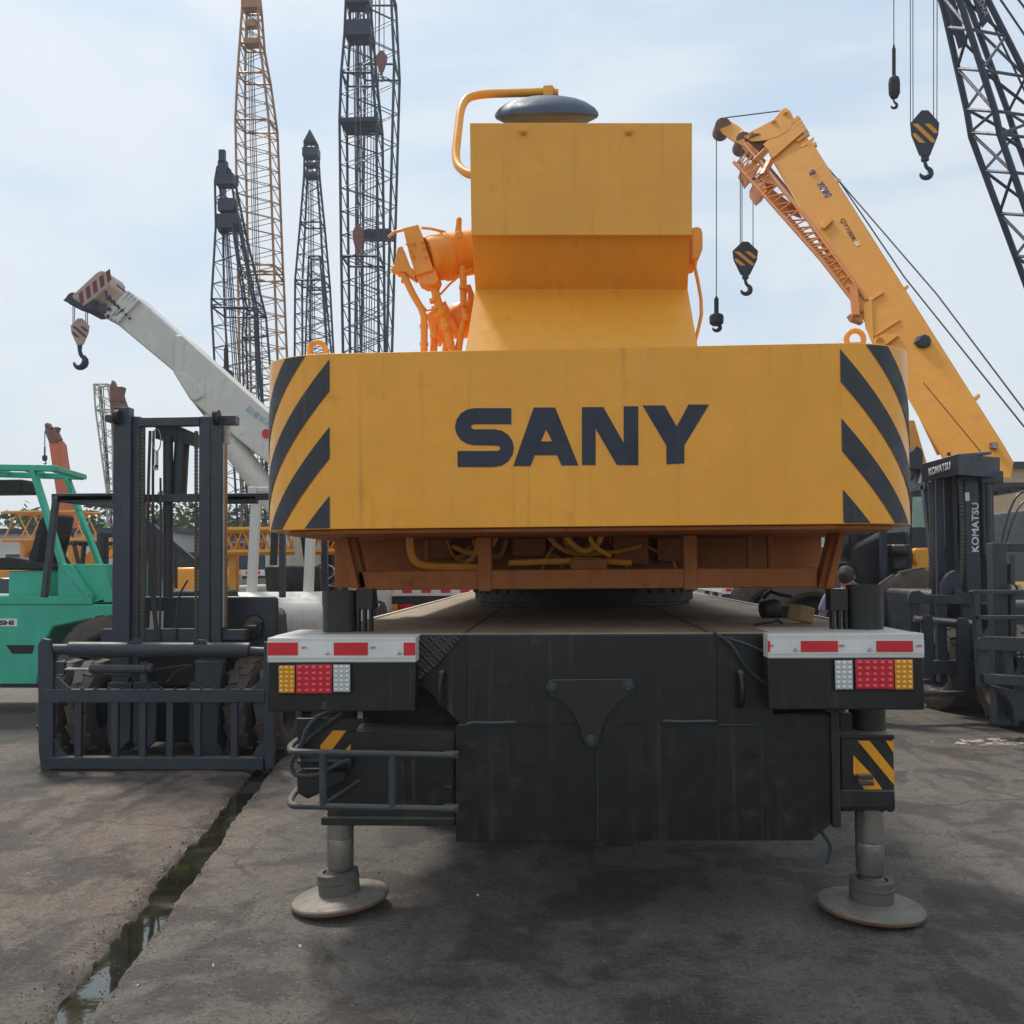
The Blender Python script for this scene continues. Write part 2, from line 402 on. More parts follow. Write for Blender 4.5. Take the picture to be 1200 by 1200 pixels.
la, lb = G(290, 907), G(50, 1200); ra, rb = G(315, 907), G(110, 1187)
def chx(a, b_, y): return a.x + (b_.x - a.x) * (y - a.y) / (b_.y - a.y)
ys = [-60, -10, -2, 0]
y = 1.0
while y < 14: ys.append(y); y += .045 if y < 9 else .15
ys += [18, 26, 40, 60, 100, 180, 300]
def wob(y, k):
    return sum(math.sin(y * f_ + k * p_) * a_ for f_, p_, a_ in ((1.7, 3.1, .008), (4.3, 1.7, .006), (9.7, 2.3, .006), (31, 5.1, .004)))
mb = MB(); rows = []
CL, CRR = [], []
for i, y in enumerate(ys):
    yy = min(y, 60)
    L = chx(la, lb, yy) + wob(y, 1) * 1.5 + random.uniform(-.008, .008) ; Rr = chx(ra, rb, yy) + wob(y, 2) + random.uniform(-.007, .007)
    if y > 60: L += 0
    CL.append(L); CRR.append(Rr)
    zs = random.uniform(-.012, .003)
    row = [(-300, y, 0), (L - 1.2, y, 0), (L - .35, y, .006), (L - .05 - random.uniform(0, .02), y, -.004), (L, y, zs - .02), (L + .018, y, -.12), (Rr - .01, y, -.12), (Rr, y, -.008 + random.uniform(-.006, .002)), (Rr + .03, y, 0), (Rr + .6, y, 0), (300, y, 0)]
    rows.append([mb.bm.verts.new(v) for v in row])
for a, b_ in zip(rows, rows[1:]):
    for k in range(len(a) - 1): mb.bm.faces.new((a[k], a[k + 1], b_[k + 1], b_[k]))
g = solo(mb, 'ground', M['ground'], None, None, kind='structure', smooth=60)
mb = MB(); pr = None
for y, L, Rr in zip(ys, CL, CRR):
    r2 = (mb.bm.verts.new((L + .004, y, -.034)), mb.bm.verts.new((Rr - .004, y, -.034)))
    if pr: mb.bm.faces.new((pr[0], pr[1], r2[1], r2[0]))
    pr = r2
solo(mb, 'water', M['water'], None, None, kind='structure')
# grit and crumbled concrete
mb = MB()
def peb(p, r):
    n0 = len(mb.bm.verts)
    bmesh.ops.create_icosphere(mb.bm, subdivisions=1, radius=1, matrix=Matrix.Translation(p) @ Euler((random.random() * 3, random.random() * 3, random.random() * 3)).to_matrix().to_4x4() @ Matrix.Diagonal((r, r * random.uniform(.6, 1), r * random.uniform(.35, .7), 1)))
for i in range(700):
    y = random.uniform(2.2, 9); s = random.random() < .62
    e = chx(la, lb, y) if s else chx(ra, rb, y)
    d = abs(random.gauss(0, .03)); x = e - d - .015 if s else e + d * .6 + .02
    peb(V((x, y, .0)), random.uniform(.0015, .006))
for cx_, cy_ in ((1014, 1062), (402, 1062)):
    q0 = G(cx_, cy_)
    for i in range(160):
        a_ = random.uniform(0, 6.28); d_ = .2 + abs(random.gauss(0, .12)); peb(V((q0.x + math.cos(a_) * d_, q0.y + math.sin(a_) * d_, .001)), random.uniform(.0015, .005))
for i in range(2200):
    q = G(random.uniform(-60, 1250), random.uniform(850, 1200)); peb(V((q.x, q.y, .001)), random.uniform(.0015, .0055) * (1.6 if random.random() < .06 else 1))
solo(mb, 'gravel', M['rubber_dusty'], 'loose grit and crumbled concrete along the water channel and across the yard', 'gravel', kind='stuff', smooth=0)
# faded patch of white paint on the ground at the right
m, nt, b = newmat('worn_road_paint'); tc = N(nt, 'ShaderNodeTexCoord').outputs['Object']
f = noise(nt, tc, 9, 8, .7); al = ramp(nt, f, .47, .56)
b.inputs['Base Color'].default_value = lin((196, 186, 168)); b.inputs['Roughness'].default_value = .8
nt.links.new(mul(nt, al, .8), b.inputs['Alpha']); M['worn'] = m
mb = MB(); mb.lay([V((*G(x, y).xy, .004)) for x, y in ((1118, 872), (1126, 866), (1215, 864), (1225, 871), (1190, 874), (1150, 874))])
solo(mb, 'paint_marking', M['worn'], None, None, kind='structure')
mb = MB()
for (x, y, r) in ((300, 995, .008), (352, 1110, .009), (250, 1133, .01), (161, 1156, .007), (560, 1050, .008), (1067, 905, .008), (1038, 1068, .007), (905, 975, .01), (1093, 870, .012)):
    q = G(x, y); peb(V((q.x, q.y, .004)), r)
solo(mb, 'litter', M['tape_white'], 'scattered pale scraps and chips lying on the dark yard floor', 'litter', kind='stuff', smooth=0)

# the hazy air of the yard
hz, nt, b = newmat('haze'); nt.nodes.remove(b); pv = N(nt, 'ShaderNodeVolumePrincipled'); pv.inputs['Color'].default_value = (.86, .92, 1, 1); pv.inputs['Density'].default_value = .0013; pv.inputs['Anisotropy'].default_value = .2
nt.links.new(pv.outputs[0], nt.nodes['Material Output'].inputs['Volume'])
ORG = V((0, 0, 0)); mb = MB(); mb.box(-302, 302, -62, 302, -1.2, 75); solo(mb, 'haze', hz, None, None, kind='stuff', smooth=0)
def smooth_path(p, it=2):
    for _ in range(it):
        q = [p[0]]
        for a, b in zip(p, p[1:]): q += [a * .75 + b * .25, a * .25 + b * .75]
        q.append(p[-1]); p = q
    return p
# ---------------------------------------------------------------- generic pieces
def wheel(c, r, wd, axis, parent, tm=None, rm=None, lugs=22, name='wheel', fill=.78):
    c = V(c); ax = V(axis).normalized()
    tm = tm or M['rubber']; rm = rm or M['dark']
    mb = MB(); h = wd / 2
    mb.lathe([(.55 * r, -.8 * h), (.62 * r, -h), (.86 * r, -h), (.96 * r, -.82 * h), (.975 * r, -.5 * h), (.975 * r, .5 * h), (.96 * r, .82 * h), (.86 * r, h), (.62 * r, h), (.55 * r, .8 * h)], c, ax, 32)
    a = V((0, 0, 1)); u = ax.cross(a).normalized(); w_ = ax.cross(u)
    for k in range(lugs):
        for sgn in (-1, 1):
            t = 2 * math.pi * (k + (.5 if sgn > 0 else 0)) / lugs
            t2 = t + .12 * 2 * math.pi / lugs
            d1 = u * math.cos(t) + w_ * math.sin(t); d2 = u * math.cos(t2) + w_ * math.sin(t2)
            p = c + d1 * r * .97 + ax * sgn * .03 * h; q = c + d2 * r * .955 + ax * sgn * .84 * h
            mb.bar(p, q, 2 * math.pi * r / lugs * fill, .05 * r, up=(d1 + d2))
    t = mb.build(name, tm, parent)
    mb = MB()
    for sg in (-1, 1):
        mb.lathe([(0, sg * .35 * h), (.16 * r, sg * .5 * h), (.2 * r, sg * .28 * h), (.46 * r, sg * .22 * h), (.55 * r, sg * .72 * h), (.57 * r, sg * .8 * h)], c, ax, 20)
        for k in range(8):
            t_ = k * math.pi / 4; d = u * math.cos(t_) + w_ * math.sin(t_)
            mb.cyl(c + d * .3 * r + ax * sg * .24 * h, c + d * .3 * r + ax * sg * .38 * h, .03 * r, seg=6)
    mb.build('rim', rm, t)
    return t
def hook_pts(c, r, xd=V((1, 0, 0))):
    z = V((0, 0, 1)); pts = [c + z * r * 2.2, c + z * r * 1.5, c + z * r * 1.02 + xd * r * .15]; rs = [.28, .28, .3]
    for k in range(0, 10):
        a = R_(70 - k * 27); pts.append(c + xd * r * math.cos(a) * .82 * (1) + z * r * math.sin(a) * .82); rs.append([.3, .36, .44, .5, .5, .46, .4, .34, .26, .14][k])
    return pts, [v * r for v in rs]
def lattice(mb, st, Y, dep, n, rc, rb, ladder=False, Yt=None):
    """st: stations (py, xl, xr) bottom or top first; square lattice column with four chords"""
    st = sorted(st, key=lambda s: s[0]); y0, y1 = st[0][0], st[-1][0]
    def at(py):
        for a, b in zip(st, st[1:]):
            if py <= b[0] + 1e-6:
                t = (py - a[0]) / (b[0] - a[0]); return a[1] + (b[1] - a[1]) * t, a[2] + (b[2] - a[2]) * t
        return st[-1][1:]
    def depth(py):
        return Y if Yt is None else Yt + (Y - Yt) * (py - y0) / (y1 - y0)
    pans = [y0 + (y1 - y0) * k / n for k in range(n + 1)]
    def corners(py):
        xl, xr = at(py); D = depth(py); wd = S(xr - xl, D) * dep
        a, b = W(xl, py, D), W(xr, py, D)
        return [a, b, b + V((0, wd, 0)), a + V((0, wd, 0))]
    C = [corners(p) for p in pans]; K = [corners(s[0]) for s in st]
    for k in range(4):
        for a, b in zip(K, K[1:]):
            mb.tube([a[k], b[k]], rc, 5)
    for i in range(n):
        for k in range(4):
            k2 = (k + 1) % 4
            if (i + k) % 2: mb.tube([C[i][k], C[i + 1][k2]], rb, 4)
            else: mb.tube([C[i][k2], C[i + 1][k]], rb, 4)
    for c in K:
        for k in range(4): mb.tube([c[k], c[(k + 1) % 4]], rc * .9, 4)
    return mb

# ================================================================ MAIN CRANE
YC = 4.2          # rear face of the counterweight
YB = 4.1          # rear face of the bumper boxes
YP = 4.26         # rear panel
YJ = 4.45         # rear jacks
T = thing('truck_crane', 'large yellow truck crane seen from behind, striped counterweight and rear jacks down', 'crane', (.18, 8, 0))
DZ = W(690, 742, 4.25).z; DXL, DXR = W(438, 723, 5.5).x, W(955, 721, 5.5).x
# counterweight
zb, zt = W(690, 617, YC).z, W(690, 408, YC).z
xl, xr = W(318, 520, YC + .3).x, W(1062, 520, YC + .3).x
fl, fr = W(386.5, 520, YC).x, W(986.5, 520, YC).x
def corner(sgn, n=12):
    pts = []
    cx = fl if sgn < 0 else fr; ex = (fl - xl) if sgn < 0 else (xr - fr)
    for k in range(n + 1):
        a = math.pi / 2 * k / n
        pts.append((cx + sgn * ex * math.sin(a), YC + .31 * (1 - math.cos(a))))
    return pts
cl_, cr_ = corner(-1), corner(1)
plan = [(xl, YC + 1.35)] + cl_[::-1] + cr_ + [(xr, YC + 1.35)]
mb = MB(); mb.plate([[V((x, y, zb)) for x, y in plan]], (0, 0, zt - zb))
cw = mb.build('counterweight', M['yellow'], T, bevel=.008)
# brown strip for the shade under the counterweight, built as a thin plate
mb = MB(); pl2 = [((x - .18) * .95 + .18, y + .05) for x, y in plan]
mb.plate([[V((x, y, zb - .018)) for x, y in pl2]], (0, 0, .015)); mb.build('underside_shade_strip', M['orange_in'], T)
# hazard stripes on both rounded corners
def stripes(sgn):
    c = corner(sgn, 24); s = [0]
    for a, b in zip(c, c[1:]): s.append(s[-1] + math.hypot(b[0] - a[0], b[1] - a[1]))
    mb = MB(); px = S(1, YC); slope = 1.22
    tops = [W(690, v, YC).z for v in (335, 415, 495, 577)]; th = 38 * px
    ss = []; c2 = []
    c.append((c[-1][0], YC + 1.0)); s.append(s[-1] + .69)
    for i in range(len(c) - 1):      # refine
        for t in (0, .25, .5, .75):
            c2.append((c[i][0] + (c[i + 1][0] - c[i][0]) * t, c[i][1] + (c[i + 1][1] - c[i][1]) * t)); ss.append(s[i] + (s[i + 1] - s[i]) * t)
    for t0 in tops:
        pv = None
        for (x, y), q in zip(c2, ss):
            if q > .62: break
            hi = t0 - q * slope; lo = hi - th * (1 + q * .0)
            hi = min(hi, zt - .006); lo = max(lo, zb + .004)
            if hi <= lo + 1e-4: pv = None; continue
            # outward offset
            a = min(1, q / s[24]) * math.pi / 2
            nx, ny = sgn * math.sin(a) * .003, -math.cos(a) * .003
            cur = (mb.bm.verts.new((x + nx, y + ny, lo)), mb.bm.verts.new((x + nx, y + ny, hi)))
            if pv: mb.bm.faces.new((pv[0], cur[0], cur[1], pv[1]))
            pv = cur
    bmesh.ops.recalc_face_normals(mb.bm, faces=mb.bm.faces[:])
    return mb.build('hazard_stripes', M['stripe'], cw, smooth=60)
stripes(-1); stripes(1)
# lettering, drawn as solid shapes on the flat rear face
def arc(cx, cy, rx, ry, a0, a1, n=8):
    return [(cx + rx * math.cos(R_(a0 + (a1 - a0) * k / n)), cy + ry * math.sin(R_(a0 + (a1 - a0) * k / n))) for k in range(n + 1)]
def c5(p): return (300 + p[0] / 2.667, 380 + p[1] / 2.667)
Sg = [(798, 262)] + arc(682, 320, 60, 58, -90, -270)[0:] + [(750, 379)] + arc(755, 387.5, 9, 8, -90, 90, 4) + [(630, 396), (630, 446), (745, 446)] + arc(745, 387, 61, 59, 90, -90)[1:] + [(684, 328)] + arc(682, 320, 10, 8, 90, 270, 4) + [(798, 312)]
Ag = [(868, 260), (935, 260), (1008, 441), (955, 441), (941, 409), (871, 409), (858, 443), (804, 443)]; Ah = [(907, 328), (926, 366), (890, 366)]
mb = MB()
for loops in ([[c5(p) for p in Sg]], [[c5(p) for p in Ag], [c5(p) for p in Ah]],
              [[(682, 477), (707, 477), (731, 519), (731, 476), (748, 476), (748, 545), (723, 545), (698, 502), (698, 545), (682, 545)]],
              [[(753, 475), (779, 475), (793, 500), (807, 474), (831, 474), (802, 522), (802, 543), (781, 544), (781, 522)]]):
    mb.pplate(loops, YC - .003, .002)
mb.build('lettering', M['navy'], cw)
# lifting eyes on the counterweight
for px in (372, 1002):
    mb = MB(); c = W(px, 399, YC + .25); c.z = zt + .075
    mb.tube([c + V((math.cos(a) * .04, 0, math.sin(a) * .04)) for a in [k * math.pi / 8 for k in range(16)]], .014, 8, closed=True)
    mb.box(c.x - .075, c.x + .075, c.y - .06, c.y + .06, zt + .001, zt + .018)
    mb.plate([[V((c.x - .06, c.y - .03, zt + .018)), V((c.x + .06, c.y - .03, zt + .018)), V((c.x + .03, c.y - .03, zt + .055)), V((c.x - .03, c.y - .03, zt + .055))]], (0, .06, 0))
    mb.build('lifting_eye', M['orange'], cw, bevel=.003)
# seams on the counterweight face
# ---- box on top of the counterweight (boom tail housing)
mb = MB(); rows = [(144, 550.5, 811, 4.30), (275.5, 552.5, 811, 4.30), (277, 553, 808, 4.33), (339, 557, 806, 4.56), (409.5, 545, 818, 4.26)]
ring = []
for (py, a, b, Yf) in rows:
    p, q = W(a, py, Yf), W(b, py, Yf); zz = (p.z + q.z) / 2 if py > 300 else None
    ring.append([p, q, V((q.x, 5.7, q.z)), V((p.x, 5.7, p.z))])
ring[-1] = [V((p.x, p.y, zt + .004)) for p in ring[-1]]
vs = [p for r_ in ring for p in r_]; fs = [(0, 1, 2, 3)]
for i in range(len(ring) - 1):
    for k in range(4):
        a, b = i * 4 + k, i * 4 + (k + 1) % 4; fs.append((a, b, b + 4, a + 4))
fs.append((len(vs) - 1, len(vs) - 2, len(vs) - 3, len(vs) - 4)); mb._faces(vs, fs)
hb = mb.build('winch_housing', M['yellow_sheen'], T, bevel=.006, smooth=20)
mb = MB()
for px in (613, 737):
    c = W(px, 153, 4.29); mb.lathe([(0, .012), (.012, .01), (.014, 0), (.02, -.004), (.02, -.012)], c, (0, -1, 0), 10)
mb.split('bolt', M['orange'], hb)
mb = MB(); mb.box(W(545, 409, 4.25).x - .01, W(818, 409, 4.25).x + .01, 4.235, 5.6, zt + .0015, zt + .006); mb.build('seam_plate', M['joint'], hb)
# ---- boom, lying forward above the deck
mb = MB(); mb.bar((.30, 5.75, 3.05), (.30, 15.2, 3.0), .86, .9); b_ = mb.build('boom', M['yellow'], T, bevel=.03)
mb = MB(); mb.bar((.30, 15.2, 3.0), (.30, 15.9, 2.95), .72, .74); mb.bar((.30, 15.9, 2.95), (.30, 16.5, 2.8), .5, .9); mb.build('boom_head', M['orange'], b_, bevel=.02)
# ---- superstructure frame under the counterweight
FY = 4.85
mb = MB()
z0, z1 = W(690, 690, FY).z, W(690, 667, FY).z
fx0, fx1 = W(419, 680, FY).x, W(958, 680, FY).x
mb.box(fx0, fx1, FY, FY + .14, z0, z1)
for px in (567, 808): mb.box(W(px - 7, 660, FY).x, W(px + 9, 660, FY).x, FY - .012, FY + .12, z0 - .01, zb - .02)
mb.box(fx0 - .3, fx1 + .22, FY + .72, FY + .75, z0, zb + .25)           # inner bulkhead
mb.box(fx0 + .02, fx1 - .02, FY + .15, FY + 1.0, z0, z0 + .012)
for px in (497, 876, 900): mb.box(W(px, 650, FY + .3).x, W(px, 650, FY + .3).x + .03, FY + .3, FY + .34, z0, zb - .02)
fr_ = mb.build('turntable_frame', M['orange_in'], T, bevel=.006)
mb = MB()
for (a, b, c, d) in ((403, 418, 419, 434), (986, 973, 969, 955)):
    for o in (0, 1):
        k = 1 if a < 700 else -1
        mb.bar(W(a + o * 9 * k, 620, FY + .05 * o), W(c + o * 9 * k, 689, FY + .05 * o), .035, .1, up=(0, 1, 0))
mb.split('frame_strut', M['orange_in'], fr_, bevel=.004)
mb = MB()
hoses = [([(480, 622), (481, 648), (486, 658), (496, 664), (560, 665)], 5, .12), ([(585, 622), (575, 645), (552, 650), (530, 640)], 3, .3), ([(596, 660), (640, 658), (700, 657), (740, 660)], 4, .18),
         ([(660, 622), (668, 636), (684, 648), (700, 640), (706, 624)], 4, .25), ([(640, 624), (652, 640), (672, 650), (720, 648), (752, 640)], 3, .35), ([(690, 620), (694, 640), (716, 652)], 3, .2), ([(512, 625), (520, 645), (540, 655), (552, 640)], 3, .5)]
rp = random.Random(5)
for k in range(11):
    xa = 520 + k * 25 + rp.uniform(-8, 8); xb = xa + rp.uniform(-30, 40); hoses.append(([(xa, 618), (xa + rp.uniform(-4, 4), 636), ((xa + xb) / 2, 648 + rp.uniform(-6, 8)), (xb, 655 + rp.uniform(-8, 6)), (xb + rp.uniform(-8, 8), 668)], rp.uniform(1.6, 3.4), rp.uniform(.25, .6)))
for pts, r, dy in hoses: mb.tube(smooth_path([W(x, y, FY + dy) for x, y in pts]), S(r, FY), 8)
mb.split('pipework', M['orange'], fr_)
mb = MB()
for (x0, y0, x1, y1, dy, dd) in ((498, 630, 530, 655, .45, .2), (600, 628, 640, 652, .5, .2), (668, 655, 712, 668, .12, .1), (718, 626, 760, 662, .4, .3), (770, 630, 800, 658, .5, .2), (540, 640, 560, 660, .5, .2)):
    mb.pbox(x0, y0, x1, y1, FY + dy, dd)
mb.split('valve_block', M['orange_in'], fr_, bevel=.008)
# slewing ring
tc_ = V(((W(548, 700, 7.0).x + W(825, 700, 7.0).x) / 2, 7.7, 0)); rr_ = S(277, 7.0) / 2
mb = MB(); mb.lathe([(0, DZ + .004), (rr_ * .97, DZ + .004), (rr_ * .97, DZ + .03), (rr_, DZ + .035), (rr_, DZ + .15), (rr_ * .97, DZ + .155), (rr_ * .97, z0 + .05), (0, z0 + .05)], (tc_.x, tc_.y, 0), (0, 0, 1), 48)
for k in range(44):
    a = k * 2 * math.pi / 44; mb.cyl((tc_.x + math.cos(a) * rr_ * 1.003, tc_.y + math.sin(a) * rr_ * 1.003, DZ + .1), (tc_.x + math.cos(a) * rr_ * 1.003, tc_.y + math.sin(a) * rr_ * 1.003, DZ + .14), .014, seg=6)
mb.build('slewing_ring', M['dark'], T)
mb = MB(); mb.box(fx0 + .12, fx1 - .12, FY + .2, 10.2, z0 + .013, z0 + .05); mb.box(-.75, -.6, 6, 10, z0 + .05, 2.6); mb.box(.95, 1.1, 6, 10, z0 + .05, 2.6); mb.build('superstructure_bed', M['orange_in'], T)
mb = MB(); mb.plate([[V((-1.0, 8.0, 1.62)), V((-1.0, 10.0, 1.62)), V((-1.0, 9.75, 2.75)), V((-1.0, 8.1, 2.75))]], (.62, 0, 0)); oc = mb.build('operator_cab', M['yellow'], T, bevel=.03)
mb = MB(); mb.plate([[V((-1.012, 8.25, 2.0)), V((-1.012, 9.7, 2.0)), V((-1.012, 9.55, 2.65)), V((-1.012, 8.3, 2.65))]], (.012, 0, 0)); mb.build('cab_window', M['glass'], oc)
# ---- winch motor and pipes left of the housing
mb = MB()
A0, A1 = W(500, 304, 4.9), W(556, 295, 5.0)
r1 = S(27, 4.9); ax = (A1 - A0).normalized()
mb.lathe([(0, 0), (r1 * .95, 0), (r1 * 1.0, .02), (r1 * 1.0, .09), (r1 * 1.07, .095), (r1 * 1.07, .12), (r1 * 1.0, .13), (r1 * .98, .27), (0, .27)], A0, ax, 28)
mb.cyl(W(537, 272, 4.9), W(538, 258, 4.9), .018, .014, 10); mb.ball(W(538, 258, 4.9), .016, 10)
mb.lathe([(0, .012), (.02, .01), (.022, 0)], W(540, 283, 4.9) + V((0, -r1 * .75, 0)), (0, -1, 0), 12)
# lower motor
B0, B1 = W(528, 378, 5.05), W(556, 372, 5.1); r2 = S(22, 5.0); ax2 = (B1 - B0).normalized()
mb.lathe([(0, -.01), (r2 * .7, -.01), (r2 * .9, .02), (r2, .05), (r2, .16), (0, .16)], B0, ax2, 24)
mot = mb.build('winch_motor', M['orange'], T, bevel=.003)
mb = MB()
mb.plate([[W(x, y, 4.78) for x, y in ((472, 267), (490, 263), (508, 316), (487, 322), (480, 300))]], (0, .14, 0))
mb.plate([[W(x, y, 4.82) for x, y in ((466, 290), (471, 288), (480, 312), (488, 318), (486, 326), (474, 318), (463, 318), (462, 308))]], (0, .1, 0))
mb.plate([[W(x, y, 4.8) for x, y in ((487, 322), (509, 314), (514, 326), (512, 332), (498, 334), (490, 330))]], (0, .12, 0))
mb.plate([[W(x, y, 4.95) for x, y in ((514, 356), (522, 352), (537, 386), (532, 392), (524, 390))]], (0, .1, 0))
mb.plate([[W(x, y, 4.98) for x, y in ((500, 368), (512, 360), (520, 390), (514, 402), (506, 400))]], (0, .09, 0))
for (x, y) in ((477, 286), (480, 293), (485, 285), (495, 283), (497, 290), (499, 300), (484, 300), (523, 364), (526, 372), (529, 366)):
    mb.cyl(W(x, y, 4.76 if x < 510 else 4.93), W(x, y, 4.79 if x < 510 else 4.96), .008, seg=8)
mb.build('valve_block', M['orange'], mot, bevel=.005)
mb = MB()
for pts, r, Y in (([(466, 314), (474, 324), (484, 345), (494, 362), (497, 372), (497, 412)], 4.3, 4.85), ([(508, 332), (512, 350), (517, 366), (521, 380), (526, 395), (530, 412)], 5.2, 4.86),
                  ([(542, 312), (543, 330), (543, 352), (546, 372), (540, 392), (537, 412)], 4.2, 4.88), ([(509, 380), (509, 395), (508, 412)], 4.4, 4.9), ([(484, 345), (500, 364), (506, 363)], 1.3, 4.86),
                  ([(516, 345), (528, 332), (540, 322), (553, 315)], 1.3, 4.87), ([(455, 278), (462, 272), (478, 268)], 1.8, 4.85), ([(494, 267), (505, 268), (522, 272)], 1.6, 4.87), ([(520, 392), (523, 402), (522, 412)], 4, 4.9), ([(548, 335), (552, 345), (550, 365)], 4, 5.0)):
    mb.tube([W(x, y, Y) for x, y in pts], S(r, Y), 10)
for (x, y, a_, b_2) in ((497, 380, 5.6, 5), (497, 402, 5.6, 3), (543, 335, 5.6, 4), (543, 356, 5.6, 3), (509, 392, 5.6, 4), (516, 360, 6.4, 4), (528, 404, 6.2, 4), (475, 328, 5.6, 3)):
    mb.cyl(W(x, y, 4.86), W(x, y + b_2, 4.86), S(a_, 4.86), seg=6)
for (x, y, r) in ((466, 314, 6), (517, 367, 6.5), (522, 384, 6.5), (464, 316, 6), (512, 333, 6), (546, 372, 5)): mb.ball(W(x, y, 4.85), S(r, 4.85), 12)
for k in range(3): mb.cyl(W(509 + k * 2.5, 350 + k * 9, 4.86), W(510 + k * 2.5, 354 + k * 9, 4.86), S(7, 4.86), seg=6)
mb.build('hydraulic_pipe', M['orange'], mot)
# right hand winch end and hose
mb = MB(); mb.pplate([[(811, 267), (817, 265.5), (822, 268), (823.5, 274), (823.5, 292), (820, 301), (814, 303), (811, 303)]], 4.6, .25)
re_ = mb.build('winch_end_cover', M['yellow_sheen'], T, bevel=.012)
mb = MB(); mb.tube([W(x, y, 4.65) for x, y in ((813, 300), (814, 312), (818, 330), (821.5, 350), (822, 368), (819, 383), (815, 398), (813, 409))], S(2.1, 4.65), 8); mb.cyl(W(813, 300, 4.65), W(813.5, 311, 4.65), S(3.6, 4.65), seg=8)
mb.build('hydraulic_pipe', M['orange'], re_)
# mirror on a bent pipe
mb = MB()
mb.tube(smooth_path([W(x, y, Y) for x, y, Y in ((560, 206, 4.7), (545, 203, 4.75), (533, 190, 4.85), (536, 160, 4.95), (541, 118, 5.1), (560, 110, 5.15), (610, 109, 5.2), (650, 107, 5.2))], 3), S(5, 5.0), 12)
mp_ = mb.build('mirror_arm', M['yellow_sheen'], T)
mb = MB(); c = W(644, 109, 5.2); mb.box(c.x - .035, c.x + .02, c.y - .035, c.y + .035, c.z - .03, c.z + .028); mb.cyl(c + V((.02, 0, 0)), c + V((.05, 0, 0)), .022, seg=8); mb.cyl(c + V((0, 0, .0)), c + V((0, 0, -.06)), .014, seg=8)
mb.build('mirror_clamp', M['orange'], mp_, bevel=.004)
mb = MB(); c = W(640.5, 134, 5.2); R0 = S(62, 5.2)
mb.lathe([(0, .095), (R0 * .3, .092), (R0 * .55, .08), (R0 * .75, .06), (R0 * .92, .03), (R0 * .985, .008), (R0, -.008), (R0 * .97, -.022), (R0 * .8, -.045), (R0 * .7, -.055), (0, -.06)], c, (.02, -.42, 1), 44)
mb.build('convex_mirror', M['mirror_back'], mp_, smooth=30)
# ---- deck and chassis
mb = MB()
mb.box(DXL, DXR, YP + .01, 13.6, DZ - .06, DZ)
dk = mb.build('deck', M['deck'], T, bevel=.004)
mb = MB()
def strip(a, b, wd, z):
    a, b = V(a), V(b); d = (b - a).normalized(); n_ = V((-d.y, d.x, 0)) * wd / 2
    mb.lay([V((*(a - n_).xy, z)), V((*(b - n_).xy, z)), V((*(b + n_).xy, z)), V((*(a + n_).xy, z))])
jl, jr = G(544, 743, DZ), G(832, 742, DZ)
strip((jl.x, YP + .011, 0), (jl.x - .0, 12, 0), .012, DZ + .003); strip((jr.x, YP + .011, 0), (jr.x, 12, 0), .012, DZ + .003)
strip((jl.x, 5.35, 0), (DXL, 5.6, 0), .01, DZ + .003)
mb.build('deck_joint', M['joint'], dk, smooth=0)
mb = MB(); mb.box(DXL - .02, DXL + .001, YP + .5, 13.6, DZ - .07, DZ + .008); mb.box(DXR - .001, DXR + .02, YP + .5, 13.6, DZ - .07, DZ + .008); mb.build('deck_edge', M['white'], dk)
mb = MB(); mb.box(-.45, -.3, 4.9, 15, .62, DZ - .06); mb.box(.7, .85, 4.9, 15, .62, DZ - .06); mb.box(-.3, .7, 5.2, 15, .7, .95); mb.box(DXL + .05, DXR - .05, 5.2, 5.5, .85, DZ - .061); mb.build('chassis', M['dark'], T)
for y in (6.6, 8.0, 11.2, 12.7):
    mb = MB(); mb.cyl((-.95, y, .55), (1.35, y, .55), .09); ax_ = mb.build('axle', M['dark'], T)
    for x in (DXL + .24, DXR - .24): wheel((x, y, .55), .55, .38, (1, 0, 0), T, M['rubber'], M['white_cr'], 26)
mb = MB(); mb.plate([[V((DXL, 13.7, .75)), V((DXL, 15.6, .75)), V((DXL, 15.75, 1.5)), V((DXL, 15.45, 2.3)), V((DXL, 13.8, 2.35))]], (1.15, 0, 0)); cb = mb.build('driver_cab', M['yellow'], T, bevel=.04)
mb = MB(); mb.plate([[V((DXL - .012, 14.2, 1.5)), V((DXL - .012, 15.5, 1.5)), V((DXL - .012, 15.3, 2.15)), V((DXL - .012, 14.25, 2.15))]], (.012, 0, 0)); mb.build('cab_window', M['glass'], cb)
# ---- rear panel
UPX = [(489, 744), (906, 742.5), (906, 838), (974, 838), (974, 966), (951, 985), (745, 985.5), (740, 992), (716, 992.5), (708, 986), (534, 986.5), (534, 851), (539, 849), (505, 812), (489, 800)]
mb = MB(); mb.pplate([UPX], YP, .05); pn = mb.build('rear_panel', M['black'], T, bevel=.003)
mb = MB(); mb.pplate([[(547, 745), (841, 744), (841, 848), (547, 849.5)]], YP - .008, .009); mb.build('hatch_plate', M['black'], pn, bevel=.003)
mb = MB()
mb.tube([W(x, y, YP - .012) for x, y in ((546, 849), (556, 847), (580, 847.5), (605, 846.5))], S(2.2, YP), 6)
mb.tube([W(x, y, YP - .012) for x, y in ((777, 845), (800, 846), (822, 845.5), (840, 845.5))], S(2, YP), 6)
mb.tube([W(x, y, YP - .004) for x, y in ((842, 849.5), (900, 849.5), (974, 850.5))], S(1.1, YP), 5)
mb.tube([W(x, y, YP - .003) for x, y in ((700.5, 868), (700.5, 984))], S(.7, YP), 5)
mb.tube([W(x, y, YP - .003) for x, y in ((538, 850), (548, 850))], S(1.3, YP), 5)
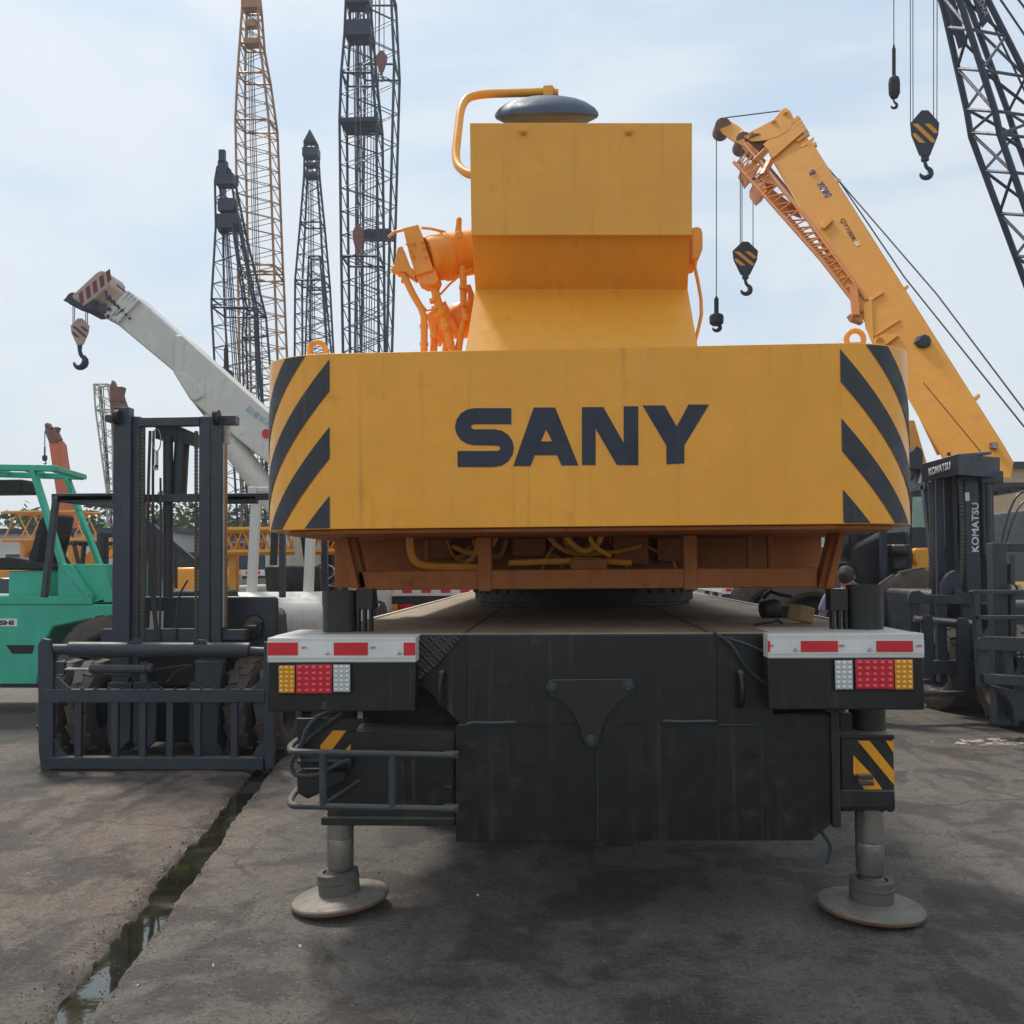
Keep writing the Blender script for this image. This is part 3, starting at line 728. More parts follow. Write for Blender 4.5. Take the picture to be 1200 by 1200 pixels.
for x, y0, y1 in ((548.5, 748, 846), (577, 850, 984), (661, 748, 792), (842, 852, 984), (893, 852, 984), (905, 748, 838)): mb.tube([W(x, y0, YP - (.0085 if y1 < 850 and 548 <= x < 800 else .001)), W(x, y1, YP - (.0085 if y1 < 850 and 548 <= x < 800 else .001))], .0016, 4)
mb.split('weld_bead', M['rail'], pn)
mb = MB()
pl_ = arc(648, 806, 8.5, 9, 160, 270, 6) + [(690, 796.5)] + arc(736, 805.5, 8.5, 9.5, -90, 40, 6)
pl_ += [(727, 822), (715, 836), (706, 852), (703, 866)] + arc(693, 869, 8.5, 8.5, 0, 180, 8) + [(682, 866), (679, 852), (671, 836), (660, 822), (643, 815)]
mb.pplate([pl_], YP - .028, .02); hp = mb.build('towing_plate', M['black2'], pn, bevel=.004)
mb = MB()
for (x, y) in ((647, 806.5), (736, 805), (693, 869)):
    c = W(x, y, YP - .028); mb.lathe([(0, .02), (.012, .02), (.013, .008), (.02, .007), (.022, 0)], c, (0, -1, 0), 6); mb.lathe([(.022, .004), (.027, .003), (.028, 0)], c, (0, -1, 0), 16)
mb.split('bolt', M['rail'], hp)
for px, py in ((516, 808), (869, 808)):
    s_ = 1 if px > 600 else -1
    mb = MB(); mb.tube(smooth_path([W(px - s_ * 3, py - 19, YP + .0), W(px + 0, py - 18, YP - .05), W(px + s_ * 2, py, YP - .07), W(px, py + 17, YP - .05), W(px - s_ * 3, py + 18, YP + .0)]), .016, 8)
    mb.build('lashing_hook', M['black2'], pn)
# chequer plate wedge
mb = MB(); mb.pplate([[(489.5, 746), (543, 744.5), (508, 783), (490, 797)]], YP - .03, .02); mb.build('chequer_plate', M['chequer'], T)
# straps at the right
mb = MB()
mb.tube(smooth_path([W(x, y, YP - .03) for x, y in ((836, 741), (852, 750), (862, 762), (874, 782), (890, 796), (898, 802))]), S(2, YP), 6)
mb.tube([W(x, y, YP - .02) for x, y in ((850, 747), (872, 754), (896, 764))], S(2, YP), 6)
mb.build('rubber_strap', M['rail'], T)
# ---- bumper boxes with reflective beams and lamp clusters
def lampgroup(x0, x1, y0, y1, mat, nx, ny, parent, name):
    mb = MB(); mb.pbox(x0, y0, x1, y1, YB - .022, .02); ln = mb.build(name, mat, parent, bevel=.002); mb = MB(); rr = min((x1 - x0) / nx, (y1 - y0) / ny) * .4; rr = S(rr, YB)
    for i in range(nx):
        for j in range(ny):
            c = W(x0 + (i + .5) * (x1 - x0) / nx, y0 + (j + .5) * (y1 - y0) / ny, YB - .021)
            mb.lathe([(rr, 0), (rr * .9, rr * .45), (rr * .55, rr * .8), (0, rr * .95)], c, (0, -1, 0), 10)
    led = {'amber_lens': 'led_a', 'red_lens': 'led_r', 'clear_lens': 'led_c'}[name]
    mb.build('led_array', M[led], ln, smooth=50)
for side in (0, 1):
    if side == 0: x0, x1, ya, yb_, yc = 313.5, 487, 747, 776, 834
    else: x0, x1, ya, yb_, yc = 900, 1083, 742.5, 771, 832
    mb = MB(); mb.pbox(x0, yb_ - 1, x1, yc, YB, .085)
    bx = mb.build('bumper_box', M['black'], T, bevel=.006)
    mb = MB(); mb.pbox(x0 - .3, ya, x1 + .3, yb_ + .5, YB - .006, .095); bmx = mb.build('bumper_beam', M['white'], bx, bevel=.005)
    yt0, yt1 = (753, 768) if side == 0 else (751, 764)
    reds = ((313.8, 349), (391, 431), (473, 486.6)) if side == 0 else ((899.9, 902.5), (938.5, 982), (1027, 1070))
    mb = MB(); mb.pbox(x0, yt0 - 1, x1, yt1 + (3 if side == 0 else 2), YB - .009, .002); tp = mb.build('reflective_tape', M['tape_white'], bmx)
    mb = MB()
    for a, b in reds: mb.pbox(a, yt0, b, yt1, YB - .0115, .002)
    mb.split('red_tape_block', M['tape_red'], tp)
    for px in ((356, 437) if side == 0 else (986, 1077)) + ((903,) if side else ()):
        py = yt0 + 7.5
        text('3M', W(px - 3, py, YB - .0125), (1, 0, 0), (0, 0, 1), S(6, YB), M['tape_red'], tp, 'tape_print', height=S(3, YB))
    for px in ((382, 466) if side == 0 else (930, 1017)):
        c = W(px, yt1 - 1, YB - .0125); mb = MB(); mb.tube([c, c + V((.01, 0, .014)), c + V((.02, 0, 0)), c], .0012, 4); mb.build('tape_print', M['rail'], tp)
    lx = ((326.5, 345), (347, 388.5), (390.5, 410)) if side == 0 else ((979, 999.5), (1003, 1047.5), (1049, 1070))
    ly = ((780, 812), (779, 812.5), (779, 811)) if side == 0 else ((774, 808), (773, 807.5), (773, 808))
    mats = ((M['l_amber'], 3, 6), (M['l_red'], 5, 5), (M['l_clear'], 3, 6)) if side == 0 else ((M['l_clear'], 3, 6), (M['l_red'], 5, 5), (M['l_amber'], 3, 6))
    nm = ('amber_lens', 'red_lens', 'clear_lens') if side == 0 else ('clear_lens', 'red_lens', 'amber_lens')
    mb = MB()
    for (a, b), (c, d) in zip(lx, ly): mb.pbox(a - 1.4, c - 1.4, b + 1.4, d + 1.4, YB - .017, .018)
    mb.pbox(lx[0][0] - 1, ly[0][0], lx[2][1] + 1, ly[0][1], YB - .008, .004)
    tl = mb.build('tail_light', M['dark'], T, bevel=.003)
    for (a, b), (c, d), (mt, nx, ny), nn in zip(lx, ly, mats, nm): lampgroup(a, b, c, d, mt, nx, ny, tl, nn)
    mb = MB()
    if side == 0: mb.pbox(377, 823, 382, 831, YB - .004, .01); mb.build('bracket', M['rail'], bx)
# ---- outer deck plates behind the beams
mb = MB(); q0, q1 = W(314, 745, YB), W(486, 745, YB); mb.box(q0.x, q1.x, YB + .09, YB + .5, q0.z - .03, q0.z - .006)
q0, q1 = W(903, 742, YB), W(1083, 742, YB); mb.box(q0.x + .03, q1.x, YB + .09, YB + .5, q0.z - .03, q0.z - .006)
mb.split('outer_deck_plate', M['white_cr'], T, bevel=.003)
mb = MB(); mb.pbox(425, 800, 545, 862, YP + .32, .02); mb.pbox(890, 780, 990, 862, YP + .3, .02); mb.split('recess_shade_plate', M['dark'], T)  # dark sheets added behind the bumpers to give the recesses their shade
# ---- rear jacks
def jack(px, ytop, tilt, pcx, prx):
    c = W(px, 700, YJ); r = S(20, YJ)
    x = c.x; mb = MB()
    zt_ = W(px, ytop, YJ).z; zl = W(px, 866 if px > 700 else 880, YJ).z
    mb.lathe([(0, zt_ - .03), (r * .9, zt_ - .03), (r * .92, zt_), (r, zt_), (r, zt_ - .02), (r, zl), (0, zl)], (x, YJ, 0), (0, 0, 1), 32)
    j = mb.build('outrigger_jack', M['black2'], T)
    s_ = -1 if px > 700 else 1
    mb = MB(); xx = x + s_ * (r + .002)
    z2 = W(px, 690, YJ).z; mb.box(xx, xx + s_ * .08, YJ - .03, YJ + .06, z2 - .1, z2)
    for k in range(3): mb.box(xx + s_ * (.002 + k * .03), xx + s_ * (.015 + k * .03), YJ - .03, YJ + .02, DZ - .08, z2 - .1)
    mb.build('jack_bracket', M['black2'], j, bevel=.003)
    rr = S(15.5, YJ); base = .15
    mb = MB(); mb.lathe([(0, zl + .05), (rr, zl + .05), (rr, .335), (rr * 1.0, .33), (rr * .98, .328), (rr, .322), (rr, base + .05), (rr * .9, base + .03), (0, base + .03)], (x, YJ, 0), (0, 0, 1), 28)
    mb.build('jack_rod', M['steel'], j)
    mb = MB(); ax = V((math.sin(tilt), 0, math.cos(tilt))); P = V((x, YJ, .0)) + V((0, 0, .012 + abs(math.sin(tilt)) * prx))
    R1 = prx; rc = S(24, YJ)
    mb.lathe([(0, 0), (R1 * .98, 0), (R1, .006), (R1, .016), (R1 * .98, .022), (R1 * .7, .034), (rc * 1.1, .04), (0, .04)], P, ax, 56)
    pd = mb.build('outrigger_pad', M['pad'], j, smooth=28)
    mb = MB(); mb.lathe([(0, .03), (rc, .03), (rc, .09), (rc * 1.03, .094), (rc * 1.03, .104), (rc, .107), (rc, .135), (rc * .9, .14), (rc * .72, .138), (rc * .66, .12), (rc * .5, .15), (0, .16)], P, ax, 36); mb.build('collar', M['collar'], pd, smooth=28)
    mb = MB(); mb.lathe([(R1 * .995, -.001), (R1 * 1.006, .003), (R1 * 1.006, .012), (R1 * .995, .0155)], P, ax, 56); mb.build('rusty_rim', M['rust'], pd)
    return j
jack(1013, 685, R_(3), 1014, S(58, YJ))
jack(398.5, 692, R_(-6), 402, S(56, YJ))
# left outrigger beam
mb = MB()
mb.pbox(411, 858, 533, 881, YP + .06, .3)
mb.pbox(380, 881, 533, 950, YP + .10, .3); mb.pbox(376, 959, 533, 968, YP + .03, .4); mb.pbox(384, 948, 533, 960, YP + .06, .3)
lb_ = mb.build('outrigger_beam', M['black2'], T, bevel=.005)
mb = MB(); mb.pbox(470, 880.5, 532, 950, YP + .07, .06); mb.pbox(519, 922, 531, 926, YP + .05, .03); mb.build('beam_plate', M['black'], lb_, bevel=.003)
mb = MB(); mb.pplate([[(347, 842), (431, 842), (412, 858), (412, 900), (352, 900)]], YJ - .13, .02); pl3 = mb.build('warning_plate', M['black2'], T, bevel=.002)
mb = MB(); mb.pplate([[(390, 856), (406, 856), (386, 883), (377, 883), (375, 874)]], YJ - .133, .002); mb.pplate([[(411, 872), (411, 883), (400, 883)]], YJ - .133, .002); mb.build('hazard_stripes', M['yellow'], pl3)
mb = MB(); mb.plate([[W(x, y, YP + .0) for x, y in ((347, 905), (404, 905), (404, 916), (372, 931), (360, 937), (348, 930))]], (0, .12, 0)); mb.build('mud_flap', M['dark'], T, bevel=.01)
# tubular guard around it
YR = YB + .02
mb = MB()
for (ya, yl, ybk) in ((885, 881, 868), (948, 944, 926)):
    mb.tube(smooth_path([W(533, ya + .5, YR), W(520, ya, YR), W(352, yl + .5, YR), W(341, yl, YR + .0), W(339, yl - 6, YR + .12), W(348, ybk, YR + .35)], 2), S(4, YR), 10)
for x in (379, 460): mb.tube([W(x, 882, YR), W(x, 946, YR)], S(4.6, YR), 10)
mb.tube([W(383, 940, YR + .15), W(443, 900, YR + .3)], S(2.3, YR), 8)
gd = mb.build('tubular_guard', M['rail'], T)
mb = MB()
for y in (886, 949): mb.pbox(519, y - 4, 537, y + 4, YR - .005, .05); mb.cyl(W(524, y, YR - .01), W(524, y, YR + .02), .009, seg=8)
mb.split('bracket', M['rail'], gd, bevel=.004)
# spiral wrapped hoses
mb = MB()
def spiral(path, r, pitch=.016):
    pts = smooth_path(path, 3); mb.tube(pts, r, 8); L = 0
    for a, b in zip(pts, pts[1:]):
        d = (b - a).length; n = int((L + d) / pitch) - int(L / pitch)
        for k in range(n):
            c = a + (b - a) * ((k + .5) / n); t = (b - a).normalized(); mb.cyl(c - t * pitch * .28, c + t * pitch * .28, r * 1.28, seg=8)
        L += d
YH = YR + .14
spiral([W(x, y, YH) for x, y in ((388, 836), (376, 838), (360, 852), (354, 872), (347, 884), (341, 892), (342, 905), (350, 910), (372, 909), (384, 902), (402, 893), (411, 891))], S(2.4, YH))
spiral([W(x, y, YH + .05) for x, y in ((402, 836), (385, 848), (366, 862), (350, 878), (345, 888))], S(2.4, YH))
spiral([W(x, y, YH + .06) for x, y in ((349, 893), (375, 891), (412, 894))], S(2.6, YH), .02)
mb.build('hydraulic_hose', M['rail'], T)
# right side: end plate, outrigger box with stickers
mb = MB(); mb.pbox(975, 836, 985, 970, YP - .02, .35); mb.pbox(985, 836, 1000, 951, YP + .12, .35); mb.build('end_plate', M['black2'], T, bevel=.004)
mb = MB(); mb.pbox(986, 864, 1048, 950, YJ - .16, .32); mb.pbox(984, 861, 1048.5, 866, YJ - .17, .34); mb.pbox(984, 927, 1049, 947, YJ - .18, .36)
for x in (1033, 1043): mb.cyl(W(x, 947, YJ - .12), W(x, 951, YJ - .12), .014, seg=8)
ob = mb.build('outrigger_box', M['black2'], T, bevel=.004)
mb = MB(); Yk = YJ - .164
for lp in ([(1005, 868), (1019, 868), (1048, 904), (1048, 920)], [(1038, 868), (1047.5, 868), (1047.5, 883)], [(1000, 885), (1022, 908), (1034, 925), (1013, 925), (1000, 906)]):
    mb.pplate([lp], Yk, .002)
mb.build('hazard_stripes', M['yellow'], ob)
mb = MB(); mb.pbox(1006, 909, 1024, 914, Yk - .04, .04); mb.cyl(W(1006, 918, Yk - .03), W(1024, 918, Yk - .03), .01, seg=8); mb.build('latch', M['rail'], ob, bevel=.003)
mb = MB()
for y in (907, 918): mb.cyl(W(984, y, YP + .115), W(984, y, YP + .125), .012, seg=8)
mb.split('bolt', M['rail'], T)
mb = MB(); mb.tube(smooth_path([W(x, y, YP + .1) for x, y in ((957, 965), (965, 978), (974, 990), (972, 1001), (969, 1013))]), .009, 8); mb.build('cable_end', M['rail'], T)

# ---------------------------------------------------------------- loose things on the deck
c = G(937, 731, DZ); c.z = DZ
mb = MB(); mb.box(-.05, .05, -.045, .045, 0, .085); mb.xf(Matrix.Translation(c + V((0, 0, .01))) @ Euler((.1, .2, .6)).to_matrix().to_4x4())
solo(mb, 'wooden_block', M['wood'], 'weathered tan wooden block lying on the crane deck beside the right jack', 'block', c, bevel=.01)
c = G(903, 724, DZ); c.z = DZ
mb = MB(); mb.lathe([(0, -.06), (.05, -.05), (.055, .03), (.045, .05), (0, .052)], c + V((0, 0, .05)), (1, .25, .1), 16); mb.tube([c + V((-.04, 0, .11)), c + V((0, 0, .15)), c + V((.06, 0, .13)), c + V((.12, 0, .12))], .012, 6); mb.box(c.x + .05, c.x + .12, c.y - .03, c.y + .04, DZ, DZ + .07)
solo(mb, 'pulley_block', M['dark'], 'small black pulley block lying on the crane deck left of the wooden block', 'pulley', c)
c = G(898, 734, DZ); c.z = DZ + .008
mb = MB(); mb.tube([c + V((-.06, -.02, 0)), c + V((-.02, .03, .004)), c + V((.03, .02, .01)), c + V((.065, .04, .02)), c + V((.08, .02, .005))], .006, 6)
solo(mb, 'bent_wire', M['dark'], 'short bent dark wire on the dusty crane deck near the right jack', 'wire', c)
# ================================================================ generic forklift (local: mast towards -Y)
def forklift(loc, rz, label, body, dark, group=None, s=1.0, roofz=2.35, mast_h=2.5, roof_mat=None, gw=.5, name='forklift', forks=True, tyre=None):
    t = thing(name, label, 'forklift', loc, group, rz)
    if rz == 0:
        global ORG
        ORG = V((0, 0, 0))
    k = s
    mb = MB()
    mb.plate([[V((-.52 * k, y * k, z * k)) for y, z in ((-.95, .35), (.6, .3), (.6, .95), (.1, 1.0), (-.1, .62), (-.7, .62), (-.78, 1.05), (-.95, 1.05))]], (1.04 * k, 0, 0))
    bd = mb.build('body', body, t, bevel=.03)
    mb = MB(); mb.plate([[V((-.56 * k, y * k, z * k)) for y, z in ((.62, .3), (1.25, .36), (1.38, .6), (1.36, .95), (1.15, 1.12), (.62, 1.1))]], (1.12 * k, 0, 0)); mb.build('counterweight', body, t, bevel=.1 * k, seg=4)
    mb = MB(); mb.box(-.3 * k, .3 * k, .1 * k, .5 * k, 1.0 * k, 1.1 * k); mb.plate([[V((-.28 * k, y * k, z * k)) for y, z in ((.42, 1.1), (.55, 1.1), (.62, 1.36), (.54, 1.38))]], (.56 * k, 0, 0)); mb.build('seat', M['dark'], t, bevel=.03)
    mb = MB(); c = V((0, -.42 * k, 1.28 * k)); ax = V((0, .5, .8)).normalized(); u = V((1, 0, 0)); w_ = ax.cross(u)
    mb.tube([c + (u * math.cos(a) + w_ * math.sin(a)) * .19 * k for a in [q * math.pi / 8 for q in range(16)]], .014 * k, 6, closed=True); mb.cyl(c, V((0, -.7 * k, .95 * k)), .02 * k); mb.bar(c - u * .18 * k, c + u * .18 * k, .03 * k, .01 * k); mb.build('steering_wheel', M['dark'], t)
    rm = roof_mat or dark; mb = MB(); rz_ = roofz or 2
    for x in ((-gw, gw) if roofz else ()):
        mb.bar((x * k, -.85 * k, 1.0 * k), (x * k, -.35 * k, rz_), .07 * k, .07 * k); mb.bar((x * k, 1.0 * k, 1.1 * k), (x * k, .85 * k, rz_), .09 * k, .07 * k); mb.bar((x * k, -.45 * k, rz_), (x * k, 1.0 * k, rz_), .08 * k, .07 * k)
    for q in range(6 if roofz else 0): mb.bar((-gw * k, (-.4 + q * .27) * k, rz_ + .01), (gw * k, (-.4 + q * .27) * k, rz_ + .01), .05 * k, .05 * k)
    if roofz: mb.build('overhead_guard', rm, t, bevel=.01)
    if mast_h:
        mb = MB()
        for x in (-.38, .38):
            mb.box((x - .05) * k, (x + .05) * k, -1.2 * k, -1.06 * k, .12 * k, mast_h); mb.box((x * .78 - .03) * k, (x * .78 + .03) * k, -1.22 * k, -1.1 * k, .14 * k, mast_h - .04)
        for z in (.5 * k, mast_h * .62, mast_h - .05): mb.box(-.42 * k, .42 * k, -1.1 * k, -1.04 * k, z - .05, z + .05)
        for x in (-.2, .2): mb.cyl((x * k, -1.08 * k, .2), (x * k, -1.08 * k, mast_h - .1), .035 * k, seg=10)
        ms = mb.build('mast', dark, t, bevel=.005)
        mb = MB(); mb.box(-.48 * k, .48 * k, -1.3 * k, -1.24 * k, .22, .3); mb.box(-.48 * k, .48 * k, -1.3 * k, -1.24 * k, .56, .64)
        for x in (-.4, -.2, 0, .2, .4): mb.box((x - .015) * k, (x + .015) * k, -1.29 * k, -1.26 * k, .64, 1.05 * k)
        mb.box(-.48 * k, .48 * k, -1.3 * k, -1.25 * k, 1.05 * k, 1.09 * k); mb.build('carriage', dark, t)
        if forks:
            for x in (-.3, .3):
                mb = MB(); mb.box((x - .06) * k, (x + .06) * k, -1.36 * k, -1.305 * k, .05, .64); mb.box((x - .06) * k, (x + .06) * k, -2.3 * k, -1.36 * k, .05, .09); mb.build('fork', dark, t, bevel=.006)
    for x in (-.55, .55):
        wheel((x * k, -.42 * k, .36 * k), .36 * k, .24 * k, (1, 0, 0), t, tyre or M['rubber'], M['white_cr'], 18)
        wheel((x * .9 * k, .95 * k, .3 * k), .3 * k, .2 * k, (1, 0, 0), t, tyre or M['rubber'], M['white_cr'], 18)
    return t

# ================================================================ grey forklift with wide load frame (near left)
YA, YM = 7.4, 7.75
L0 = W(182, 700, 8.5); L0.z = 0
F = thing('forklift', 'slate grey forklift with wide barred attachment standing on the ground left of the yellow crane', 'forklift', L0)
mb = MB(); mb.pplate([[(44, 756), (49, 748), (57, 750), (62, 770), (62, 895), (60, 903), (48, 904), (45, 880)]], YA, .05)
mb.pplate([[(309, 752), (321, 752), (321, 900), (311, 903), (309, 880)]], YA, .05)
for pl in ([(58, 792), (68, 795), (80, 806), (80, 812), (58, 812)], [(58, 868), (64, 866), (72, 880), (78, 886), (74, 890), (58, 890)], [(312, 820), (296, 824), (300, 838), (308, 845), (312, 850)], [(312, 866), (302, 874), (296, 886), (312, 890)], [(312, 786), (302, 800), (290, 808), (312, 812)]): mb.pplate([pl], YA + .02, .03)
mb.pbox(50, 808, 310, 823.5, YA - .01, .06)
mb.pbox(56, 888, 308, 902, YA - .015, .09)
for x in (91, 134, 166.5, 198.5, 231, 274): mb.pbox(x - 4, 823, x + 4, 889, YA + .0, .04)
af = mb.build('load_frame', M['fork'], F, bevel=.005)
mb = MB()
for k in range(15): mb.pbox(78 + k * 15.6, 806.4, 81 + k * 15.6, 809, YA - .012, .03)
mb.cyl(W(56, 761, YA + .06), W(84, 761, YA + .06), S(6.5, YA)); mb.cyl(W(82, 761, YA + .06), W(293, 762, YA + .06), S(9.2, YA), seg=24); mb.cyl(W(292, 763, YA + .06), W(314, 764, YA + .06), S(5.5, YA))
mb.pplate([[(149, 754), (154, 749), (162, 748), (166, 754)]], YA + .02, .06); mb.pplate([[(226, 754), (230, 750), (238, 750), (242, 754)]], YA + .02, .06)
mb.build('cross_tube', M['fork'], af)
mb = MB(); mb.cyl(W(106, 784, YA + .05), W(172, 784, YA + .05), S(5.2, YA)); mb.ball(W(176, 783, YA + .05), S(6, YA)); mb.pbox(58, 776, 75, 790, YA + .03, .04); mb.pbox(164, 776, 172, 800, YA + .06, .03); cyl_ = mb.build('side_shift_cylinder', M['fork2'], af, bevel=.002)
mb = MB(); mb.cyl(W(74, 784, YA + .05), W(107, 784, YA + .05), S(2, YA)); mb.build('piston_rod', M['chrome'], cyl_)
# mast
mb = MB()
mb.pbox(131.5, 486, 152, 880, YM, .13); mb.pbox(153, 488, 162.5, 870, YM + .04, .12)
mb.pbox(232.5, 488, 246, 870, YM + .04, .12); mb.pbox(247, 488, 259, 880, YM, .13)
mb.pbox(123, 486, 133, 494, YM + .02, .1); mb.pbox(258, 487, 276, 497, YM + .02, .1)
mb.pbox(162, 489, 233, 499, YM + .02, .08); mb.pbox(133, 477, 151, 488, YM + .01, .1)
mb.pbox(162, 579, 233, 588, YM + .12, .06); mb.pbox(118, 737, 262, 753, YM + .06, .1)
mb.pbox(258, 738, 287, 750, YM + .03, .1)
for x in (140, 170, 236): mb.pplate([[(x - 14, 800), (x + 14, 800), (x + 12, 868), (x - 6, 885), (x - 14, 870)]], YM - .1, .05)
mb.pplate([[(228, 775), (262, 775), (258, 800), (254, 870), (264, 888), (228, 888)]], YM - .12, .05)
ms = mb.build('mast', M['fork'], F, bevel=.004)
mb = MB()
for x in (134, 250):
    c = W(x + 4, 489, YM - .02); mb.lathe([(0, -.02), (S(9, YM), -.02), (S(9, YM), .02), (0, .02)], c, (1, 0, 0), 20)
mb.split('mast_pulley', M['dark'], ms)
def chain(x, y0, y1, Y, r=2.6, parent=None, bent=0):
    mb = MB(); n = int((y1 - y0) / 4.4)
    for k in range(n):
        y = y0 + (k + .5) * (y1 - y0) / n; xx = x + bent * math.sin(math.pi * (k + .5) / n)
        mb.pbox(xx - r, y - 1.75, xx + r, y + 1.75, Y, .02)
        mb.pbox(xx - r * .5, y - 2.5, xx + r * .5, y + 2.5, Y + .004, .01)
    return mb.build('lift_chain', M['chain'], parent)
chain(166.5, 505, 748, YM + .05, 2.8, ms); chain(229.5, 505, 748, YM + .05, 2.0, ms)
mb = MB()
for pts, r in (([(176, 505), (174, 560), (173, 640), (178, 700), (184, 750)], 1.8), ([(180, 505), (179, 570), (180, 660), (182, 720), (186, 750)], 1.6), ([(188, 560), (189, 640), (188, 700), (187, 750)], 1.3), ([(206, 750), (208, 700), (220, 680)], 1.2)):
    mb.tube(smooth_path([W(x, y, YM + .05) for x, y in pts]), S(r, YM), 6)
for pts in ([(150, 800), (152, 788), (168, 790), (176, 800), (190, 806)], [(176, 786), (200, 782), (225, 779)], [(118, 790), (135, 791), (160, 792), (172, 800)], [(196, 800), (206, 786), (226, 780)]): mb.tube(smooth_path([W(x, y, YM - .15) for x, y in pts]), S(1.3, YM), 6)
mb.split('hydraulic_hose', M['hose'], ms)
mb = MB(); mb.tube([W(183.5 + 5 * math.cos(a), 516 + 13 * math.sin(a), YM + .03) for a in [q * math.pi / 8 for q in range(16)]], S(.7, YM), 5, closed=True); mb.pbox(182, 529, 185, 548, YM + .03, .01); mb.pbox(179, 545, 185, 551, YM + .03, .01); mb.build('lock_key', M['steel'], ms)
mb = MB()
mb.cyl(W(197, 700, YM + .2), W(197, 512, YM + .2), S(6, YM)); mb.cyl(W(210, 580, YM + .25), W(214, 506, YM + .25), S(9, YM)); mb.pplate([[(182, 500), (206, 498), (231, 509), (231, 524), (200, 515), (182, 514)]], YM + .2, .2)
mb.build('lift_cylinder', M['fork2'], ms)
mb = MB(); mb.cyl(W(262.5, 735, YM + .05), W(262.5, 520, YM + .05), S(4.2, YM), seg=14); mb.pbox(260.5, 496, 268, 520, YM + .04, .04); mb.build('piston_rod', M['steel'], ms)
mb = MB()
for (x0, x1, y) in ((60, 132, 583), (258, 300, 586)): mb.pbox(x0, y - 5, x1, y + 4, 8.4, .08)
mb.pbox(60, 579, 334, 587, 8.4, .06)
for x in (66, 331): mb.bar(W(x, 583, 8.4), W(x - (14 if x < 100 else 0), 700, 8.3), .05, .06); mb.bar(W(x, 583, 8.4), (W(x, 583, 8.4).x, 10.0, W(x, 583, 8.4).z), .08, .07); mb.bar((W(x, 583, 8.4).x, 9.9, W(x, 583, 8.4).z), (-3.4 if x < 100 else W(x, 583, 8.4).x, 9.95, 1.2), .06, .06)
mb.build('overhead_guard', M['fork'], F, bevel=.006)
# body
mb = MB(); YBd = 8.1
mb.pplate([[(168, 699), (322, 699), (325, 702), (325, 760), (168, 760)], arc(297, 735, 12, 13, 0, 360, 16)[:-1]], YBd, .05)
mb.box(W(150, 700, YBd).x, W(268, 700, YBd).x, YBd + .25, 9.5, .35, 1.22); bd = mb.build('body', M['fork'], F, bevel=.02)
mb = MB(); mb.pplate([[(176, 716), (192, 716), (191, 736), (175, 736)]], YBd - .003, .002); mb.build('placard', M['white'], bd)
mb = MB(); mb.pbox(283, 734, 300, 747, YBd - .06, .2); mb.pbox(300, 729, 306, 745, YBd - .05, .1); mb.build('tilt_cylinder', M['dark'], bd, bevel=.01)
mb = MB(); mb.plate([[V((W(150, 700, 8.1).x, y, z)) for y, z in ((9.5, .35), (10.0, .4), (10.1, .8), (10.0, 1.2), (9.5, 1.2))]], (.86, 0, 0)); mb.build('counterweight', M['fork'], F, bevel=.08, seg=3)
mb = MB(); mb.box(-.02 + W(230, 700, 9).x - .25, W(230, 700, 9).x + .25, 9.0, 9.5, 1.25, 1.4); mb.build('seat', M['dark'], F, bevel=.03)
zc = .41
for px in (80, 113, 291, 326): wheel((W(px, 835, 8.05).x, 8.1, zc), zc, S(27, 8.05), (1, 0, 0), F, M['rubber_dusty'], M['dark'], 15, fill=.9)
for px in (190, 250): wheel((W(px, 800, 9.9).x, 9.7, .3), .3, .22, (1, 0, 0), F, M['rubber_dusty'], M['dark'], 16)
mb = MB(); mb.pbox(140, 790, 262, 870, YM + .3, .4); mb.pbox(150, 756, 250, 806, YM + .25, .3); mb.build('axle', M['dark'], F, bevel=.02)

# ================================================================ teal forklift at the left edge
Y1, Y2 = 10.2, 11.3
L0 = W(0, 700, 10.7); L0.z = 0
F = thing('forklift', 'teal green forklift with open overhead guard standing at the left edge', 'forklift', L0)
ar = arc(128, 783, 72, 62, 180, 270, 8)
mb = MB(); mb.pplate([[(-190, 708), (133, 708), (133, 726), (100, 727), (62, 735), (50, 757), (44, 802), (-130, 802), (-190, 790), (-205, 740)]], Y1, 1.15)
bd = mb.build('body', M['teal'], F, bevel=.02)
mb = MB(); mb.pplate([[(-190, 699), (108, 699), (108, 708.5), (-190, 708.5)]], Y1 - .01, 1.17); mb.pplate([[(68, 661), (82, 661), (109, 699), (68, 699)]], Y1, .06)
mb.plate([[W(84, 661, Y1 + .06), W(109, 699, Y1 + .06), W(110, 706, Y1 + .06), W(133, 706, Y1 + .06), W(133, 700, Y1 + .06), W(122, 661, Y1 + .06)]], (0, 1.05, 0)); mb.pplate([[(109, 706), (133, 706), (133, 698), (110, 705)]], Y1 + .02, .2)
mb.build('cowl', M['teal'], bd, bevel=.01)
mb = MB(); mb.pplate([[(7, 756), (40, 756), (38, 766), (14, 766)]], Y1 - .004, .004); mb.pplate([[(0, 801), (44, 801), (44, 806), (0, 806)]], Y1 + .0, .3); mb.split('step_recess', M['dark'], bd)
mb = MB(); mb.pplate([[(-40, 725), (20, 725), (20, 734), (-40, 734)]], Y1 - .006, .005); pq = mb.build('name_plate', M['tape_white'], bd)
text('SHI', W(-1, 732.5, Y1 - .009), (1, 0, 0), (0, 0, 1), S(18, Y1), M['dark'], pq, height=S(5.8, Y1), bold=.04)
mb = MB()
for Yq, ps in ((Y1 + .04, ((38, 548, 73, 661), (73, 661, 106, 699))), (Y2 - .05, ((79, 561, 93, 600), (93, 600, 128, 690)))):
    for (a, b, c, d) in ps: mb.bar(W(a, b, Yq), W(c, d, Yq), .05, .1, up=(0, 1, 0))
